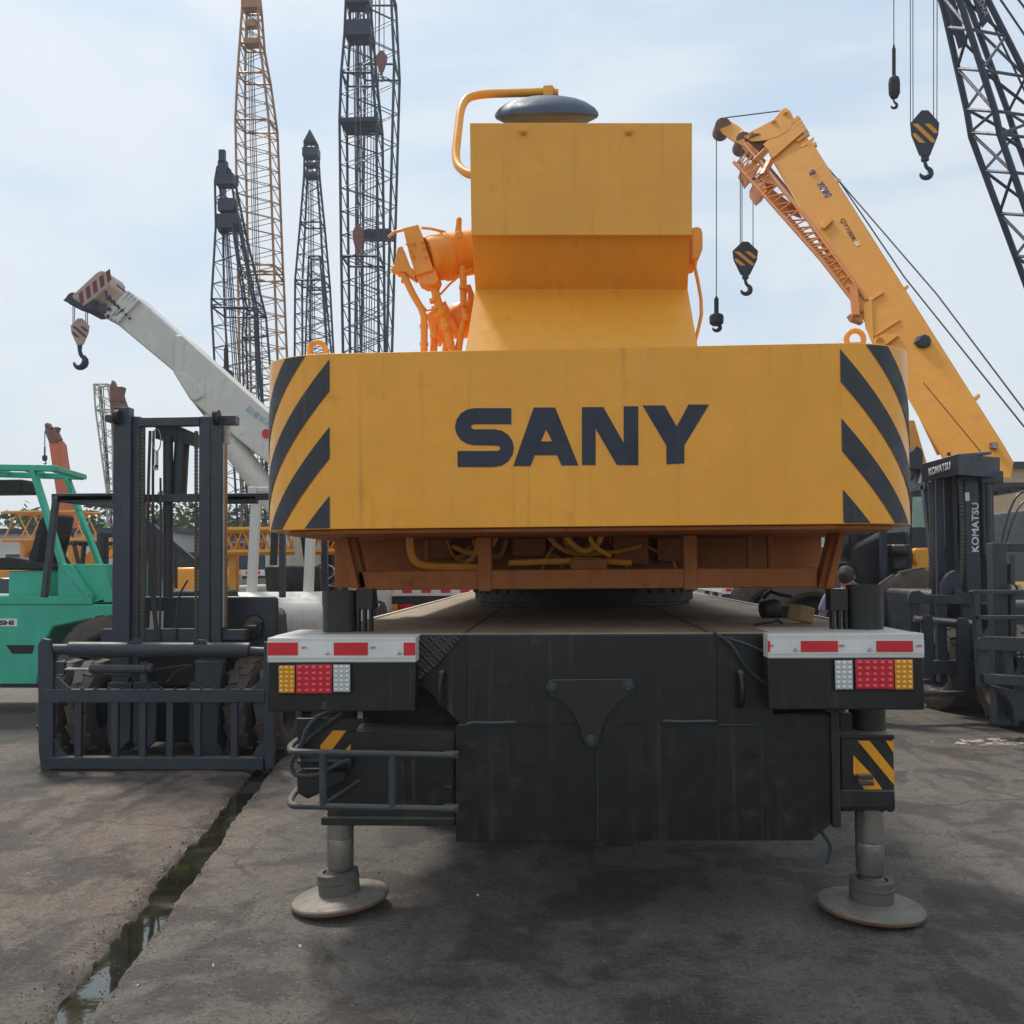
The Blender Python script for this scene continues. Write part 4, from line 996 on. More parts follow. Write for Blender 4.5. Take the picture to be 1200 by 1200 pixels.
for Yq in (Y1 + .04, Y2 - .05): mb.bar(W(-120, 548, Yq), W(-140, 700, Yq), .06, .1, up=(0, 1, 0))
mb.bar(W(-130, 546, Y1 + .04), W(66, 549, Y1 + .04), .07, .09, up=(0, 1, 0)); mb.bar(W(-130, 552, Y2 - .05), W(97, 559, Y2 - .05), .07, .08, up=(0, 1, 0)); mb.bar(W(62, 549, Y1 + .04), W(97, 559, Y2 - .05), .1, .06); mb.bar(W(20, 548, Y1 + .1), W(50, 555, Y2 - .1), .06, .04)
for x in (-20, -50, -80): mb.bar(W(x, 548, Y1 + .1), W(x + 30, 554, Y2 - .1), .05, .04)
mb.build('overhead_guard', M['teal'], F, bevel=.008)
mb = MB(); mb.pbox(10, 669, 58, 699, Y1 + .15, .7); mb.pbox(45, 674, 54, 694, Y1 + .14, .02); mb.build('seat_base', M['teal'], F, bevel=.015)
mb = MB(); mb.pplate([[(-20, 655), (10, 653), (62, 662), (60, 668), (-20, 668)]], Y1 + .12, .7); mb.pplate([[(30, 668), (46, 610), (54, 600), (56, 604), (42, 668)]], Y1 + .2, .6); mb.build('seat', M['dark'], F, bevel=.02)
mb = MB(); mb.pbox(-60, 562, 25, 578, Y1 + .3, .4); mb.build('air_cleaner', M['dark'], F, bevel=.02)
mb = MB(); mb.cyl(W(66, 640, Y1 + .5), W(100, 690, Y1 + .5), .03); c = W(66, 640, Y1 + .5); mb.tube([c + V((.1 * math.cos(a), .19 * math.sin(a), .12 * math.cos(a))) for a in [q * math.pi / 8 for q in range(16)]], .014, 6, closed=True); mb.build('steering_wheel', M['dark'], F)
mb = MB(); mb.cyl(W(112, 703, Y1 + .1), W(129, 696, Y1 + .1), .018); mb.build('gas_strut', M['chrome'], F)
for Yq in (Y1 + .12, Y2 - .2): wheel((W(124, 770, Y1).x, Yq, .56), .56, .3, (0, 1, 0), F, M['rubber_dusty'], M['dark'], 22); wheel((W(-150, 780, Y1).x, Yq, .45), .45, .26, (0, 1, 0), F, M['rubber_dusty'], M['white_cr'], 22)
mb = MB()
for Yq in (Y1 + .3, Y2 - .4): mb.bar((W(148, 700, Y1).x, Yq, .15), (W(150, 700, Y1).x, Yq, 2.2), .1, .16)
for z in (.5, 1.2, 2.1): mb.box(W(145, 700, Y1).x, W(152, 700, Y1).x, Y1 + .3, Y2 - .4, z, z + .1)
mb.build('mast', M['fork'], F)

# ================================================================ right hand forklift with forks and header plate
YK = 10.2
L0 = W(1140, 700, 11); L0.z = 0
F = thing('forklift', 'dark slate forklift with lowered forks and white lettered mast right of the yellow crane', 'forklift', L0)
mb = MB()
mb.pbox(1099, 556, 1108, 800, YK, .12); mb.pbox(1108, 556, 1128, 720, YK + .12, .1); mb.pbox(1128, 560, 1134, 740, YK - .02, .12)
mb.pbox(1133, 556, 1150, 800, YK - .1, .2); mb.pbox(1150, 560, 1167, 800, YK - .02, .2)
mb.pplate([[(1097, 545), (1168, 545), (1168, 560), (1097, 560)]], YK + .05, .2)
for y in (640, 760): mb.pbox(1099, y, 1160, y + 12, YK + .14, .08)
ms = mb.build('mast', M['fork'], F, bevel=.006)
mb = MB()
mb.plate([[W(1079, 544, YK - .25), W(1080, 565, YK - .25), W(1123, 556, YK - .5), W(1123, 532, YK - .5)]], (.03, .04, 0))
mb.plate([[W(1123, 532, YK - .5), W(1123, 556, YK - .5), W(1172, 560, YK - .1), W(1172, 536, YK - .1)]], (-.01, .05, 0))
mb.plate([[W(1079, 544, YK - .25), W(1123, 532, YK - .5), W(1162, 529, YK - .1), W(1150, 529, YK + .3), W(1100, 540, YK + .2)]], (0, 0, -.03))
mb.pbox(1150, 552, 1176, 566, YK - .15, .3); mb.cyl(W(1112, 534, YK - .2), W(1112, 530, YK - .2), .02, seg=8)
hd = mb.build('header_plate', M['fork2'], F, bevel=.004)
pA, pB = W(1088, 558, YK - .33), W(1113, 550, YK - .47)
p0 = pA + V((0, -.012, 0)); text('KOMATSU', p0, pB - pA, (0, 0, 1), (pB - pA).length, M['tape_white'], hd, height=S(8.5, YK), bold=.03)
p0 = W(1147, 647, YK - .1 - .006); text('KOMATSU', p0, W(1139, 578, YK - .106) - W(1147 - 8, 647, YK - .106), (-1, 0, 0), S(56, YK), M['tape_white'], ms, height=S(8, YK), bold=.03)
mb = MB(); mb.pbox(1131, 577, 1136, 587, YK - .108, .002); mb.build('lettering', M['tape_white'], ms)
chain(1090, 566, 690, YK - .12, 2.4, ms, 2); chain(1125, 560, 695, YK - .2, 2.6, ms, 3)
mb = MB(); mb.cyl(W(1093, 563, YK - .05), W(1094, 700, YK - .05), S(2.2, YK)); mb.cyl(W(1118, 556, YK - .1), W(1121, 700, YK - .1), S(2.4, YK)); mb.cyl(W(1157, 565, YK - .1), W(1160, 690, YK - .1), S(4, YK)); mb.cyl(W(1152, 565, YK - .1), W(1154, 650, YK - .1), S(2.5, YK)); mb.build('lift_cylinder', M['fork2'], F)
mb = MB(); mb.tube(smooth_path([W(x, y, YK + .5) for x, y in ((1173, 640), (1178, 615), (1186, 590), (1194, 578), (1205, 574))]), S(1.5, YK), 8); mb.tube(smooth_path([W(x, y, YK + .5) for x, y in ((1178, 640), (1186, 610), (1196, 590), (1206, 584))]), S(1.2, YK), 8); mb.build('grab_handle', M['rail'], F)
YF = 9.9
mb = MB()
mb.pplate([[(1065, 698), (1068, 693), (1078, 692), (1084, 697), (1140, 698), (1140, 708), (1065, 707)]], YF, .06)
mb.pbox(1067, 706, 1078, 742, YF + .02, .05); mb.pbox(1099, 700, 1110, 785, YF + .02, .05); mb.pbox(1130, 700, 1146, 800, YF + .05, .06)
mb.pplate([[(1095, 774), (1140, 774), (1146, 790), (1095, 790)]], YF, .06); mb.pplate([[(1139, 778), (1146, 778), (1152, 802), (1139, 798)]], YF - .02, .06)
mb.pplate([[(1104, 698), (1104, 684), (1112, 672), (1120, 668), (1126, 674), (1124, 686), (1112, 698)]], YF + .05, .08); mb.pplate([[(1118, 698), (1120, 688), (1130, 694), (1140, 699)]], YF, .05)
cr = mb.build('carriage', M['fork2'], F, bevel=.005)
mb = MB(); mb.cyl(W(1071, 725, YF - .05), W(1146, 731, YF - .05), S(4, YF), seg=16); mb.build('cross_tube', M['steel'], cr)
for (x, w_, y0, yb_) in ((1087, 7.5, 721, 801), (1128, 8.5, 724, 815)):
    mb = MB(); z0 = W(x, yb_, YF - .1).z
    z0 = max(z0, .02)
    mb.plate([[W(x - w_ * .6, y0 + 4, YF - .12), W(x - w_ * .3, y0, YF - .12), W(x + w_ * .7, y0, YF - .12), W(x + w_, y0 + 6, YF - .12), W(x + w_, yb_ - 8, YF - .12), W(x + w_ * .6, yb_, YF - .12), W(x - w_, yb_, YF - .12), W(x - w_ * .6, yb_ - 12, YF - .12)]], (0, .06, 0))
    a = W(x, yb_ - 3, YF - .1); mb.bar(a, V((a.x - 1.15, a.y - .22, a.z)), .12, .05, h2=.025); mb.build('fork', M['fork2'], F, bevel=.006)
mb = MB(); mb.box(W(1110, 700, YK).x, W(1110, 700, YK).x + 1.5, YK + .5, YK + 2.6, .45, 1.3); bd = mb.build('body', M['fork'], F, bevel=.05)
mb = MB(); x0 = W(1110, 700, YK).x
for x in (x0 + .1, x0 + 1.4):
    mb.bar((x, YK + .5, 1.3), (x, YK + .8, 2.5), .08, .08); mb.bar((x, YK + 2.3, 1.3), (x, YK + 2.2, 2.5), .08, .08); mb.bar((x, YK + .7, 2.5), (x, YK + 2.3, 2.5), .08, .08)
for q in range(5): mb.bar((x0 + .1, YK + .8 + q * .35, 2.5), (x0 + 1.4, YK + .8 + q * .35, 2.5), .05, .05)
mb.build('overhead_guard', M['fork'], F)
wheel((x0 + .12, YK + .45, .46), .46, .3, (1, .25, 0), F, M['rubber_dusty'], M['dark'], 18); wheel((x0 + 1.5, YK + .45, .46), .46, .3, (1, .25, 0), F, M['rubber_dusty'], M['dark'], 18)
for x in (x0 + .2, x0 + 1.3): wheel((x, YK + 2.3, .38), .38, .25, (1, 0, 0), F, M['rubber'], M['dark'], 18)

# ================================================================ second dark machine cut by the right edge
YG = 8.6
L0 = W(1210, 700, 9.2); L0.z = 0
F = thing('forklift', 'dark navy forklift cut off by the right edge, its wide barred frame in front', 'forklift', L0)
mb = MB()
mb.pplate([[(1138, 693), (1147, 693), (1152, 745), (1156, 800), (1148, 806), (1141, 700)]], YG, .07)
mb.pbox(1140, 691, 1330, 696, YG, .06); mb.pbox(1143, 721, 1330, 726, YG, .06); mb.pplate([[(1147, 748), (1156, 746), (1330, 752), (1330, 766), (1147, 762)]], YG - .04, .1); mb.pplate([[(1152, 790), (1330, 800), (1330, 814), (1154, 801)]], YG - .04, .1)
mb.pbox(1153, 760, 1160, 800, YG, .06); mb.pbox(1180, 752, 1188, 800, YG + .05, .05); mb.pbox(1230, 690, 1238, 808, YG, .06); mb.pbox(1322, 690, 1330, 808, YG, .06)
mb.build('load_frame', M['fork'], F, bevel=.005)
mb = MB(); mb.pbox(1166, 636, 1182, 850, YG + .25, .14); mb.pbox(1184, 660, 1192, 850, YG + .3, .1); mb.pbox(1262, 636, 1280, 850, YG + .25, .14); mb.pbox(1182, 636, 1262, 646, YG + .3, .08); mb.pbox(1182, 770, 1262, 785, YG + .3, .08)
mb.pplate([[(1170, 805), (1200, 812), (1216, 838), (1190, 846), (1186, 826)]], YG + .1, .2); ms = mb.build('mast', M['fork2'], F, bevel=.006)
chain(1187, 650, 745, YG + .25, 2.6, ms)
mb = MB(); 
for x in (1184, 1192): c = W(x, 691, YG + .2); mb.lathe([(0, -.02), (S(6, YG), -.02), (S(6, YG), .02), (0, .02)], c, (1, .2, 0), 18)
mb.split('mast_pulley', M['steel'], ms)
mb = MB()
for dx in (0, 5): mb.tube(smooth_path([W(x + dx, y, YG + .15) for x, y in ((1170, 768), (1169, 782), (1178, 794), (1190, 792), (1198, 775), (1197, 762))]), S(1, YG), 6)
mb.build('hydraulic_hose', M['rail'], F)
x0 = W(1182, 700, YG + .95).x
for x in (x0, x0 + 1.2): wheel((x, YG + .95, .5), .5, .34, (1, 0, 0), F, M['rubber_dusty'], M['dark'], 18)
mb = MB(); mb.box(x0 - .05, x0 + 1.25, YG + 1.3, YG + 3.2, .4, 1.2); mb.build('body', M['fork'], F, bevel=.05)

# ================================================================ other forklifts and machines seen through the gaps
x = -3.3
wf = forklift((x, 12.0, 0), R_(180), 'cream white forklift with rounded hood, parked behind the slate grey forklift', M['white'], M['white'], roofz=W(260, 579, 11.3).z, mast_h=0, s=1.2, gw=.28)
for px, Y, lab, rz in ((292, 15.5, 'yellow forklift with low hood, seen through the gap left of the counterweight', 150), (352, 17, 'yellow forklift with tall dark mast, farther back than the other yellow one', 185)):
    forklift((W(px, 700, Y).x, Y, 0), R_(rz), lab, M['yellow'], M['dark'], group='small yellow forklifts in the left background', mast_h=0 if px < 300 else 2.3, roofz=None)
mb = MB()
# wheel loader behind right jack
x = W(1035, 700, 13).x
Lc = V((x, 13.4, 0)); F = thing('wheel_loader', 'dark wheel loader with big muddy lugged tyres behind the right rear jack', 'loader', Lc)
mb = MB(); mb.pplate([[(1000, 660), (1000, 640), (1030, 624), (1066, 622), (1072, 650), (1070, 690), (1058, 716), (1030, 726), (1000, 720)]], 12.6, 1.6); mb.build('engine_hood', M['dark'], F, bevel=.06)
mb = MB(); mb.pbox(1040, 638, 1068, 650, 12.5, .2); mb.pbox(1046, 656, 1062, 668, 12.5, .2); mb.cyl(W(1044, 645, 12.45), W(1060, 645, 12.45), .08); mb.build('engine_parts', M['black2'], F, bevel=.02)
mb = MB()
for px in (970, 1000, 1026):
    mb.bar(W(px, 700, 12.9), W(px, 600, 12.9), .07, .07)
mb.bar(W(966, 600, 12.9), W(1030, 600, 12.9), .08, .1); mb.bar(W(966, 655, 12.9), W(1030, 655, 12.9), .08, .06); mb.pbox(966, 660, 1030, 720, 12.92, 1.2); cbn = mb.build('cab', M['fork2'], F)
mb = MB(); mb.pbox(971, 603, 999, 653, 12.93, .01); mb.pbox(1002, 603, 1025, 653, 12.93, .01); mb.build('cab_window', M['glass'], cbn)
for px, Y in ((1082, 12.2), (1082, 14.6), (960, 12.4), (960, 14.6)): wheel((W(px, 700, 12.2).x, Y, .78), .78, .5, (.35, 1, 0), F, M['rubber_dusty'], M['dark'], 14)

# person working behind the crane deck
pc = W(990, 668, 10); Lp = V((pc.x, 10, 0))
ORG = V(Lp)
def skin_body(name, verts, edges, mat, parent=None, sub=2):
    me = bpy.data.meshes.new(name); me.from_pydata([v[0] for v in verts], edges, []); o = bpy.data.objects.new(name, me); COL.objects.link(o)
    sk = o.modifiers.new('skin', 'SKIN'); sk.use_smooth_shade = True
    for i, v in enumerate(verts):
        d = me.skin_vertices[0].data[i]; r = v[1]; d.radius = (r, r) if not isinstance(r, tuple) else r
    me.skin_vertices[0].data[0].use_root = True
    ss = o.modifiers.new('sub', 'SUBSURF'); ss.levels = ss.render_levels = sub
    bpy.context.view_layer.update(); dg = bpy.context.evaluated_depsgraph_get()
    m2 = bpy.data.meshes.new_from_object(o.evaluated_get(dg)); m2.name = name; bpy.data.objects.remove(o)
    m2.materials.clear(); m2.materials.append(mat)
    o = bpy.data.objects.new(name, m2); COL.objects.link(o)
    if parent: o.parent = parent
    return o
bv = [((0, 0, .92), (.15, .11)), ((0, 0, 1.1), (.14, .1)), ((0, -.02, 1.3), (.17, .11)), ((0, -.02, 1.39), (.10, .08)), ((0, -.04, 1.45), .052), ((0, -.06, 1.52), .07), ((0, -.07, 1.6), (.078, .092)), ((0, -.065, 1.66), .06),
      ((-.18, -.02, 1.36), .055), ((-.27, .0, 1.12), .043), ((-.24, -.16, .9), .034), ((-.23, -.22, .82), .03), ((.18, -.02, 1.36), .055), ((.27, .0, 1.12), .043), ((.24, -.16, .9), .034), ((.23, -.22, .82), .03),
      ((-.09, 0, .86), .09), ((-.1, -.01, .48), .06), ((-.11, .03, .08), .042), ((-.12, -.12, .035), .035), ((.09, 0, .86), .09), ((.1, -.01, .48), .06), ((.11, .03, .08), .042), ((.12, -.12, .035), .035)]
be = [(0, 1), (1, 2), (2, 3), (3, 4), (4, 5), (5, 6), (6, 7), (3, 8), (8, 9), (9, 10), (10, 11), (3, 12), (12, 13), (13, 14), (14, 15), (0, 16), (16, 17), (17, 18), (18, 19), (0, 20), (20, 21), (21, 22), (22, 23)]
P_ = skin_body('person', bv, be, M['skin']); P_.location = Lp; P_.rotation_euler = (0, 0, R_(150)); P_.scale = (.93,) * 3; P_['label'] = 'person with short dark hair and lilac top behind the right rear jack'; P_['category'] = 'person'
shirt = skin_body('shirt', [((0, 0, .9), (.175, .135)), ((0, 0, 1.1), (.17, .125)), ((0, -.02, 1.3), (.195, .135)), ((0, -.02, 1.41), (.11, .09)), ((-.19, -.02, 1.365), .075), ((-.265, .0, 1.16), .062), ((.19, -.02, 1.365), .075), ((.265, .0, 1.16), .062)], [(0, 1), (1, 2), (2, 3), (3, 4), (4, 5), (3, 6), (6, 7)], M['cloth'], P_)
tr_ = skin_body('trousers', [((0, 0, .93), (.16, .125)), ((-.09, 0, .84), .105), ((-.1, -.01, .48), .08), ((-.11, .03, .1), .065), ((.09, 0, .84), .105), ((.1, -.01, .48), .08), ((.11, .03, .1), .065)], [(0, 1), (1, 2), (2, 3), (0, 4), (4, 5), (5, 6)], M['cloth2'], P_)
ORG = V((0, 0, 0)); mb = MB(); mb.ball((0, -.05, 1.635), .1, 16, (.86, .98, .8)); mb.ball((0, -.025, 1.6), .095, 16, (.9, .95, 1.0)); mb.build('hair', M['hair'], P_)
mb = MB()
for sx in (-1, 1): mb.ball((sx * .032, -.158, 1.595), .011, 8); mb.ball((sx * .088, -.065, 1.58), .022, 8, (.4, .8, 1.2))
mb.ball((0, -.168, 1.567), .014, 8, (.8, 1, 1.5)); mb.build('face_features', M['skin'], P_)
# ================================================================ hooks and ropes
def hook_block(label, cx, ytop, ybot, wpx, Y, ropes, rope_top, mat, stripe, hook_mat=None, group=None, skew=.22, hr=.22):
    """ropes: list of px offsets; cheek plates between ytop and ybot"""
    c = W(cx, ytop, Y)
    t = thing('hook_block', label, 'hook block', c, group)
    h = ybot - ytop; w_ = wpx
    out = [(cx - w_ * .12, ytop), (cx + w_ * .12, ytop), (cx + w_ * .5, ytop + h * .28), (cx + w_ * .46, ytop + h * .55), (cx + w_ * .18, ybot), (cx - w_ * .18, ybot), (cx - w_ * .46, ytop + h * .55), (cx - w_ * .5, ytop + h * .28)]
    dp = S(w_, Y) * .28
    mb = MB()
    for o in (0, dp, ): mb.pplate([out], Y + o, dp * .22)
    bd = mb.build('cheek_plate', mat, t, bevel=.006)
    mb = MB(); mb.lathe([(0, 0), (S(w_ * .34, Y), 0), (S(w_ * .34, Y), dp * .7), (0, dp * .7)], W(cx, ytop + h * .42, Y + dp * .2), (0, 1, 0), 20); mb.build('sheave', M['dark'], bd)
    mb = MB(); sk = 1 if skew > 0 else -1
    def hw(y):
        f = (y - ytop) / h
        return w_ * (.12 + .38 * f / .28 if f < .28 else (.5 - .04 * (f - .28) / .27 if f < .55 else .46 - .28 * (f - .55) / .45)) * .9
    for k in range(-3, 4):      # slanting bands clipped to the cheek plate
        o = k * w_ * .42; L_, Rt = [], []
        for q in range(9):
            y = ytop + h * (.3 + .42 * q / 8); x = o + sk * (q - 4) * w_ * .085; b_ = hw(y)
            l, r = max(-b_, x - w_ * .1), min(b_, x + w_ * .1)
            if r - l > w_ * .03: L_.append((cx + l, y)); Rt.append((cx + r, y))
        if len(L_) > 2: mb.pplate([L_ + Rt[::-1]], Y - .006, .004)
    mb.build('stripe', stripe, bd)
    mb = MB(); mb.cyl(W(cx, ybot - h * .08, Y + dp * .5), W(cx, ybot + h * .12, Y + dp * .5), S(w_ * .13, Y)); r = S(w_ * hr, Y); c = W(cx, ybot + h * .12, Y + dp * .5) - V((0, 0, r * 1.9))
    p, rs = hook_pts(c, r, V((.7, .7, 0)) if hook_mat is None else V((1, 0, 0))); mb.tube(p, rs, 8); mb.build('hook', hook_mat or M['dark'], t)
    mb = MB()
    for o in ropes: mb.tube([W(cx + o, ytop + h * .35, Y + dp * .5), W(cx + o + (o * rope_top[1]), rope_top[0], Y + dp * .5)], max(.008, S(.55, Y)), 5)
    mb.build('wire_rope', M['rope'], t)
    return t
def ball_hook(label, cx, y0, y1, wpx, Y, ropetop, mat):
    c = W(cx, y0, Y); t = thing('hook_ball', label, 'crane hook', c); h = y1 - y0; ks = S(1, Y)
    mb = MB(); r = wpx / 2 * ks
    mb.lathe([(0, -h * .45 * ks), (r * .6, -h * .45 * ks), (r * .95, -h * .38 * ks), (r, -h * .2 * ks), (r * .85, -h * .12 * ks), (r * .35, -h * .08 * ks), (r * .3, h * .0 * ks), (0, 0)], W(cx, y0 + h * .38, Y), (0, 0, 1), 20); b = mb.build('weight', mat, t)
    mb = MB(); mb.cyl(W(cx, y0, Y), W(cx, y0 + h * .42, Y), r * .32); mb.cyl(W(cx, y0 - h * .06, Y), W(cx, y0 + h * .06, Y), r * .18); mb.build('swivel', mat, b)
    mb = MB(); rr = r * .62; c = W(cx, y1, Y) + V((0, 0, rr * .9)); p, rs = hook_pts(c, rr); mb.tube(p, rs, 8); mb.build('hook', M['dark'], t)
    mb = MB(); mb.tube([W(cx, y0, Y), W(cx, ropetop, Y)], max(.008, S(.6, Y)), 5); mb.build('wire_rope', M['rope'], t)
    return t
def crawler_base(t, x, Y, mat, s=1.0):
    """carbody, two crawler tracks, house, cab and counterweight under a lattice boom"""
    mb = MB(); mb.box(x - 1.5 * s, x + 1.5 * s, Y - .1, Y + 5.5 * s, 1.1 * s, 2.6 * s); h = mb.build('machine_house', mat, t, bevel=.05)
    mb = MB(); mb.box(x - 1.7 * s, x + 1.7 * s, Y + 5.5 * s, Y + 6.5 * s, 1.2 * s, 2.5 * s); mb.build('counterweight', mat, t, bevel=.05)
    mb = MB(); mb.plate([[V((x + 1.55 * s, Y - .6, 1.3 * s)), V((x + 1.55 * s, Y + 1.2, 1.3 * s)), V((x + 1.55 * s, Y + 1.2, 2.9 * s)), V((x + 1.55 * s, Y - .2, 2.9 * s))]], (.9 * s, 0, 0)); c = mb.build('cab', mat, t, bevel=.04)
    mb = MB(); mb.plate([[V((x + 1.54 * s, Y - .3, 2.0 * s)), V((x + 1.54 * s, Y + 1.0, 2.0 * s)), V((x + 1.54 * s, Y + 1.0, 2.7 * s)), V((x + 1.54 * s, Y - .05, 2.7 * s))]], (.92 * s, 0, 0)); mb.build('cab_window', M['glass'], c)
    for sx in (-1, 1):
        mb = MB(); mb.plate([[V((x + sx * 1.9 * s - .35 * s, Y + y * s, z * s)) for y, z in ((-.6, .5), (-.4, .1), (.0, 0), (5.2, 0), (5.7, .2), (5.8, .6), (5.4, .95), (-.1, .95))]], (.7 * s, 0, 0)); mb.build('crawler_track', M['dark'], t, bevel=.04)
    mb = MB(); mb.box(x - 1.5 * s, x + 1.5 * s, Y + 1.5 * s, Y + 3.8 * s, .4 * s, 1.05 * s); mb.build('carbody', M['dark'], t)

# towers seen at the left: (stations, depth, material, ...)
def tower(label, st, Y, mat, n, rc=.07, rb=.03, head=None, group=None, second=None, dep=.9, extra=None, base=True):
    bx = W((st[-1][1] + st[-1][2]) / 2, 640, Y); loc = V((bx.x, Y + 1, 0))
    t = thing('lattice_crane', label, 'crane', loc, group)
    mb = MB(); lattice(mb, st, Y, dep, n, rc * .78, rb * .72); bm_ = mb.build('lattice_boom', mat, t, smooth=0)
    if second:
        mb = MB(); lattice(mb, second[0], Y - .3, dep, second[1], rc * .65, rb * .72); mb.build('lattice_jib', mat, t, smooth=0)
    # hoist ropes running up the boom
    mb = MB(); s0, s1 = st[0], st[-1]; yt_ = s0[0]
    for f in (.32, .45, .55, .68):
        mb.tube([W(s0[1] + (s0[2] - s0[1]) * f, s0[0] + 4, Y + .3), W(s1[1] + (s1[2] - s1[1]) * (.5 + (f - .5) * .5), s1[0], Y + .3)], .022, 4)
    mb.build('hoist_rope', M['rope'], t, smooth=0)
    if head:
        mb = MB()
        for (x0, y0, x1, y1) in head: mb.pbox(x0, y0, x1, y1, Y - .15, S(x1 - x0, Y) * .8)
        if extra:
            for pl in extra: mb.pplate([pl], Y - .1, .5)
        mb.split('head_plate', mat, t)
    if base: crawler_base(t, bx.x, Y, mat)
    return t
tower('tall ochre lattice boom rising out of the top of the picture, left of centre', [(-14, 284, 300), (8, 284, 302), (50, 281, 304), (85, 278.5, 309), (140, 276, 315), (310, 279, 321), (318, 279, 321.5), (620, 284, 333)], 45, M['lat_yel'], 66, .085, .035,
      head=[(284, -6, 301, 8), (288, 22, 299, 30), (285, 44, 302, 50)])
tower('dark navy lattice boom with blackened head plates, in front of the ochre one', [(195, 255, 266), (212, 252, 271), (265, 253, 280), (350, 248, 296), (360, 248, 298), (620, 262, 318)], 34, M['lat_dark'], 34, .06, .022,
      head=[(252, 203, 273, 215), (255, 188, 265, 204), (255, 232, 274, 246), (254, 250, 277, 266), (256, 175, 263, 190), (276, 205, 279, 217)], extra=[[(254, 266), (277, 266), (278, 272), (266, 263), (256, 272)]],
      second=([(262, 272, 280), (360, 286, 298), (395, 284, 299), (620, 290, 312)], 22))
tower('slim slate lattice boom with pointed tip, between the ochre tower and the dark pair', [(168, 357, 370), (205, 356.5, 371.5), (260, 352, 375.5), (328, 346, 379.5), (620, 344, 392)], 48, M['lat_green'], 52, .08, .03,
      head=[(354, 172, 372, 182), (357, 190, 372, 193), (357, 201, 371, 206)], extra=[[(355, 166), (363, 151), (371, 166)]],
      second=([(300, 362, 375), (340, 360, 378), (620, 352, 398)], 24))
tower('front boom of the tall dark lattice pair, its hook block hanging inside', [(-14, 406, 429), (38, 404, 433), (85, 400, 436), (140, 398, 441), (300, 400, 443), (620, 406, 446)], 36, M['lat_dark'], 46, .075, .028,
      head=[(405, -10, 432, 2), (405, 22, 432, 40), (400, 137, 441, 142)])
tower('rear boom of the tall dark lattice pair, reaching out of the top of the picture', [(-14, 419, 458), (75, 420, 462), (270, 418, 457), (620, 414, 448)], 44, M['lat_green'], 34, .09, .035, head=[(419, 268, 457, 271)])
tower('small pale beige lattice jib just left of the grey forklift mast', [(450, 110, 126), (480, 112, 131), (575, 125, 133), (620, 126, 136)], 42, M['lat_beige'], 18, .06, .03, head=[(110, 452, 112, 460)])
hook_block('rust brown hook block hanging inside the front dark lattice tower', 419.5, 262, 296, 13, 35, [-3, 3], (60, 0), M['brown'], M['brown'], hook_mat=M['brown'])
hook_block('rust brown hook block hanging near the top of the rear dark lattice tower', 447, 59, 84, 14, 43, [-3, 3], (-20, 0), M['brown'], M['brown'], hook_mat=M['brown'])
ball_hook('round dark hook ball hanging in front of the navy lattice tower', 265, 408, 462, 17, 30, 330, M['dark'])
# grey boom head next to the beige jib and orange boom far left
def small_boom(label, st, Y, mat, headpoly, hmat):
    a = W((st[-1][1] + st[-1][2]) / 2, 650, Y); t = thing('telescopic_crane', label, 'crane', V((a.x, Y + 2, 0)))
    mb = MB(); vs = []
    for (py, l, r) in st:
        p, q = W(l, py, Y), W(r, py, Y); d = (q - p).length; vs += [p, q, q + V((0, d, 0)), p + V((0, d, 0))]
    fs = [(0, 1, 2, 3)] + [(4 * i + k, 4 * i + (k + 1) % 4, 4 * i + 4 + (k + 1) % 4, 4 * i + 4 + k) for i in range(len(st) - 1) for k in range(4)]
    mb._faces(vs, fs); mb.build('boom', mat, t, bevel=.03)
    mb = MB(); mb.pplate([headpoly], Y - .05, S(10, Y)); mb.build('boom_head', hmat, t, bevel=.02)
    x = a.x; mb = MB(); mb.box(x - 1.25, x + 1.25, Y - 2, Y + 7, .7, 1.3); mb.box(x - 1.0, x + 1.0, Y - .5, Y + 3, 1.3, 2.1); mb.build('carrier', mat, t, bevel=.05)
    for sx in (-1.05, 1.05):
        for yy in (-1, .3, 4.5, 5.8): wheel((x + sx, Y + yy, .5), .5, .35, (1, 0, 0), t, M['rubber'], M['dark'], 14)
    return t
small_boom('orange telescopic boom poking up behind the teal forklift roof', [(515, 56, 68), (520, 57, 71), (575, 65, 79), (640, 74, 90)], 34, M['boom_far'], [(52, 497), (55, 495), (58, 501), (67, 500), (65, 506), (69, 514), (67, 519), (57, 518), (53, 508)], M['brown'])
small_boom('grey brown boom head beside the small beige lattice jib', [(468, 128, 142), (480, 129, 145), (520, 132, 150), (640, 142, 170)], 38, M['brown'], [(129, 470), (128, 455), (131, 445), (134, 453), (144, 453), (142, 462), (144, 470)], M['brown'])
ball_hook('tiny hook hanging beside the far orange boom', 52.5, 524, 544, 6, 33, 505, M['dark'])

# ================================================================ white crane, left
YW = 15.5
b0, b1 = W(345, 548, YW), W(137, 349, YW)
t = thing('truck_crane', 'white telescopic crane with red striped boom head leaning left behind the grey forklift', 'crane', V((b0.x + .8, YW, 0)))
mb = MB(); wd = S(40, YW)
def pbeam(mb, pts, Y, d): mb.plate([[W(x, y, Y) for x, y in pts]], (0, d, 0))
pbeam(mb, [(151, 348), (152, 345), (160, 346), (178, 363), (330, 500), (330, 540), (203, 435), (131, 375), (127, 370)], YW, .55)
bo = mb.build('boom', M['white_cr'], t, bevel=.03)
mb = MB(); pbeam(mb, [(205, 392), (212, 392), (420, 578), (420, 630), (222, 468), (203, 437)], YW - .06, .67)
pbeam(mb, [(203, 437), (222, 468), (229, 470), (240, 464), (236, 455), (215, 436)], YW - .1, .75)
bs = mb.build('base_section', M['white_cr'], bo, bevel=.03)
mb = MB()
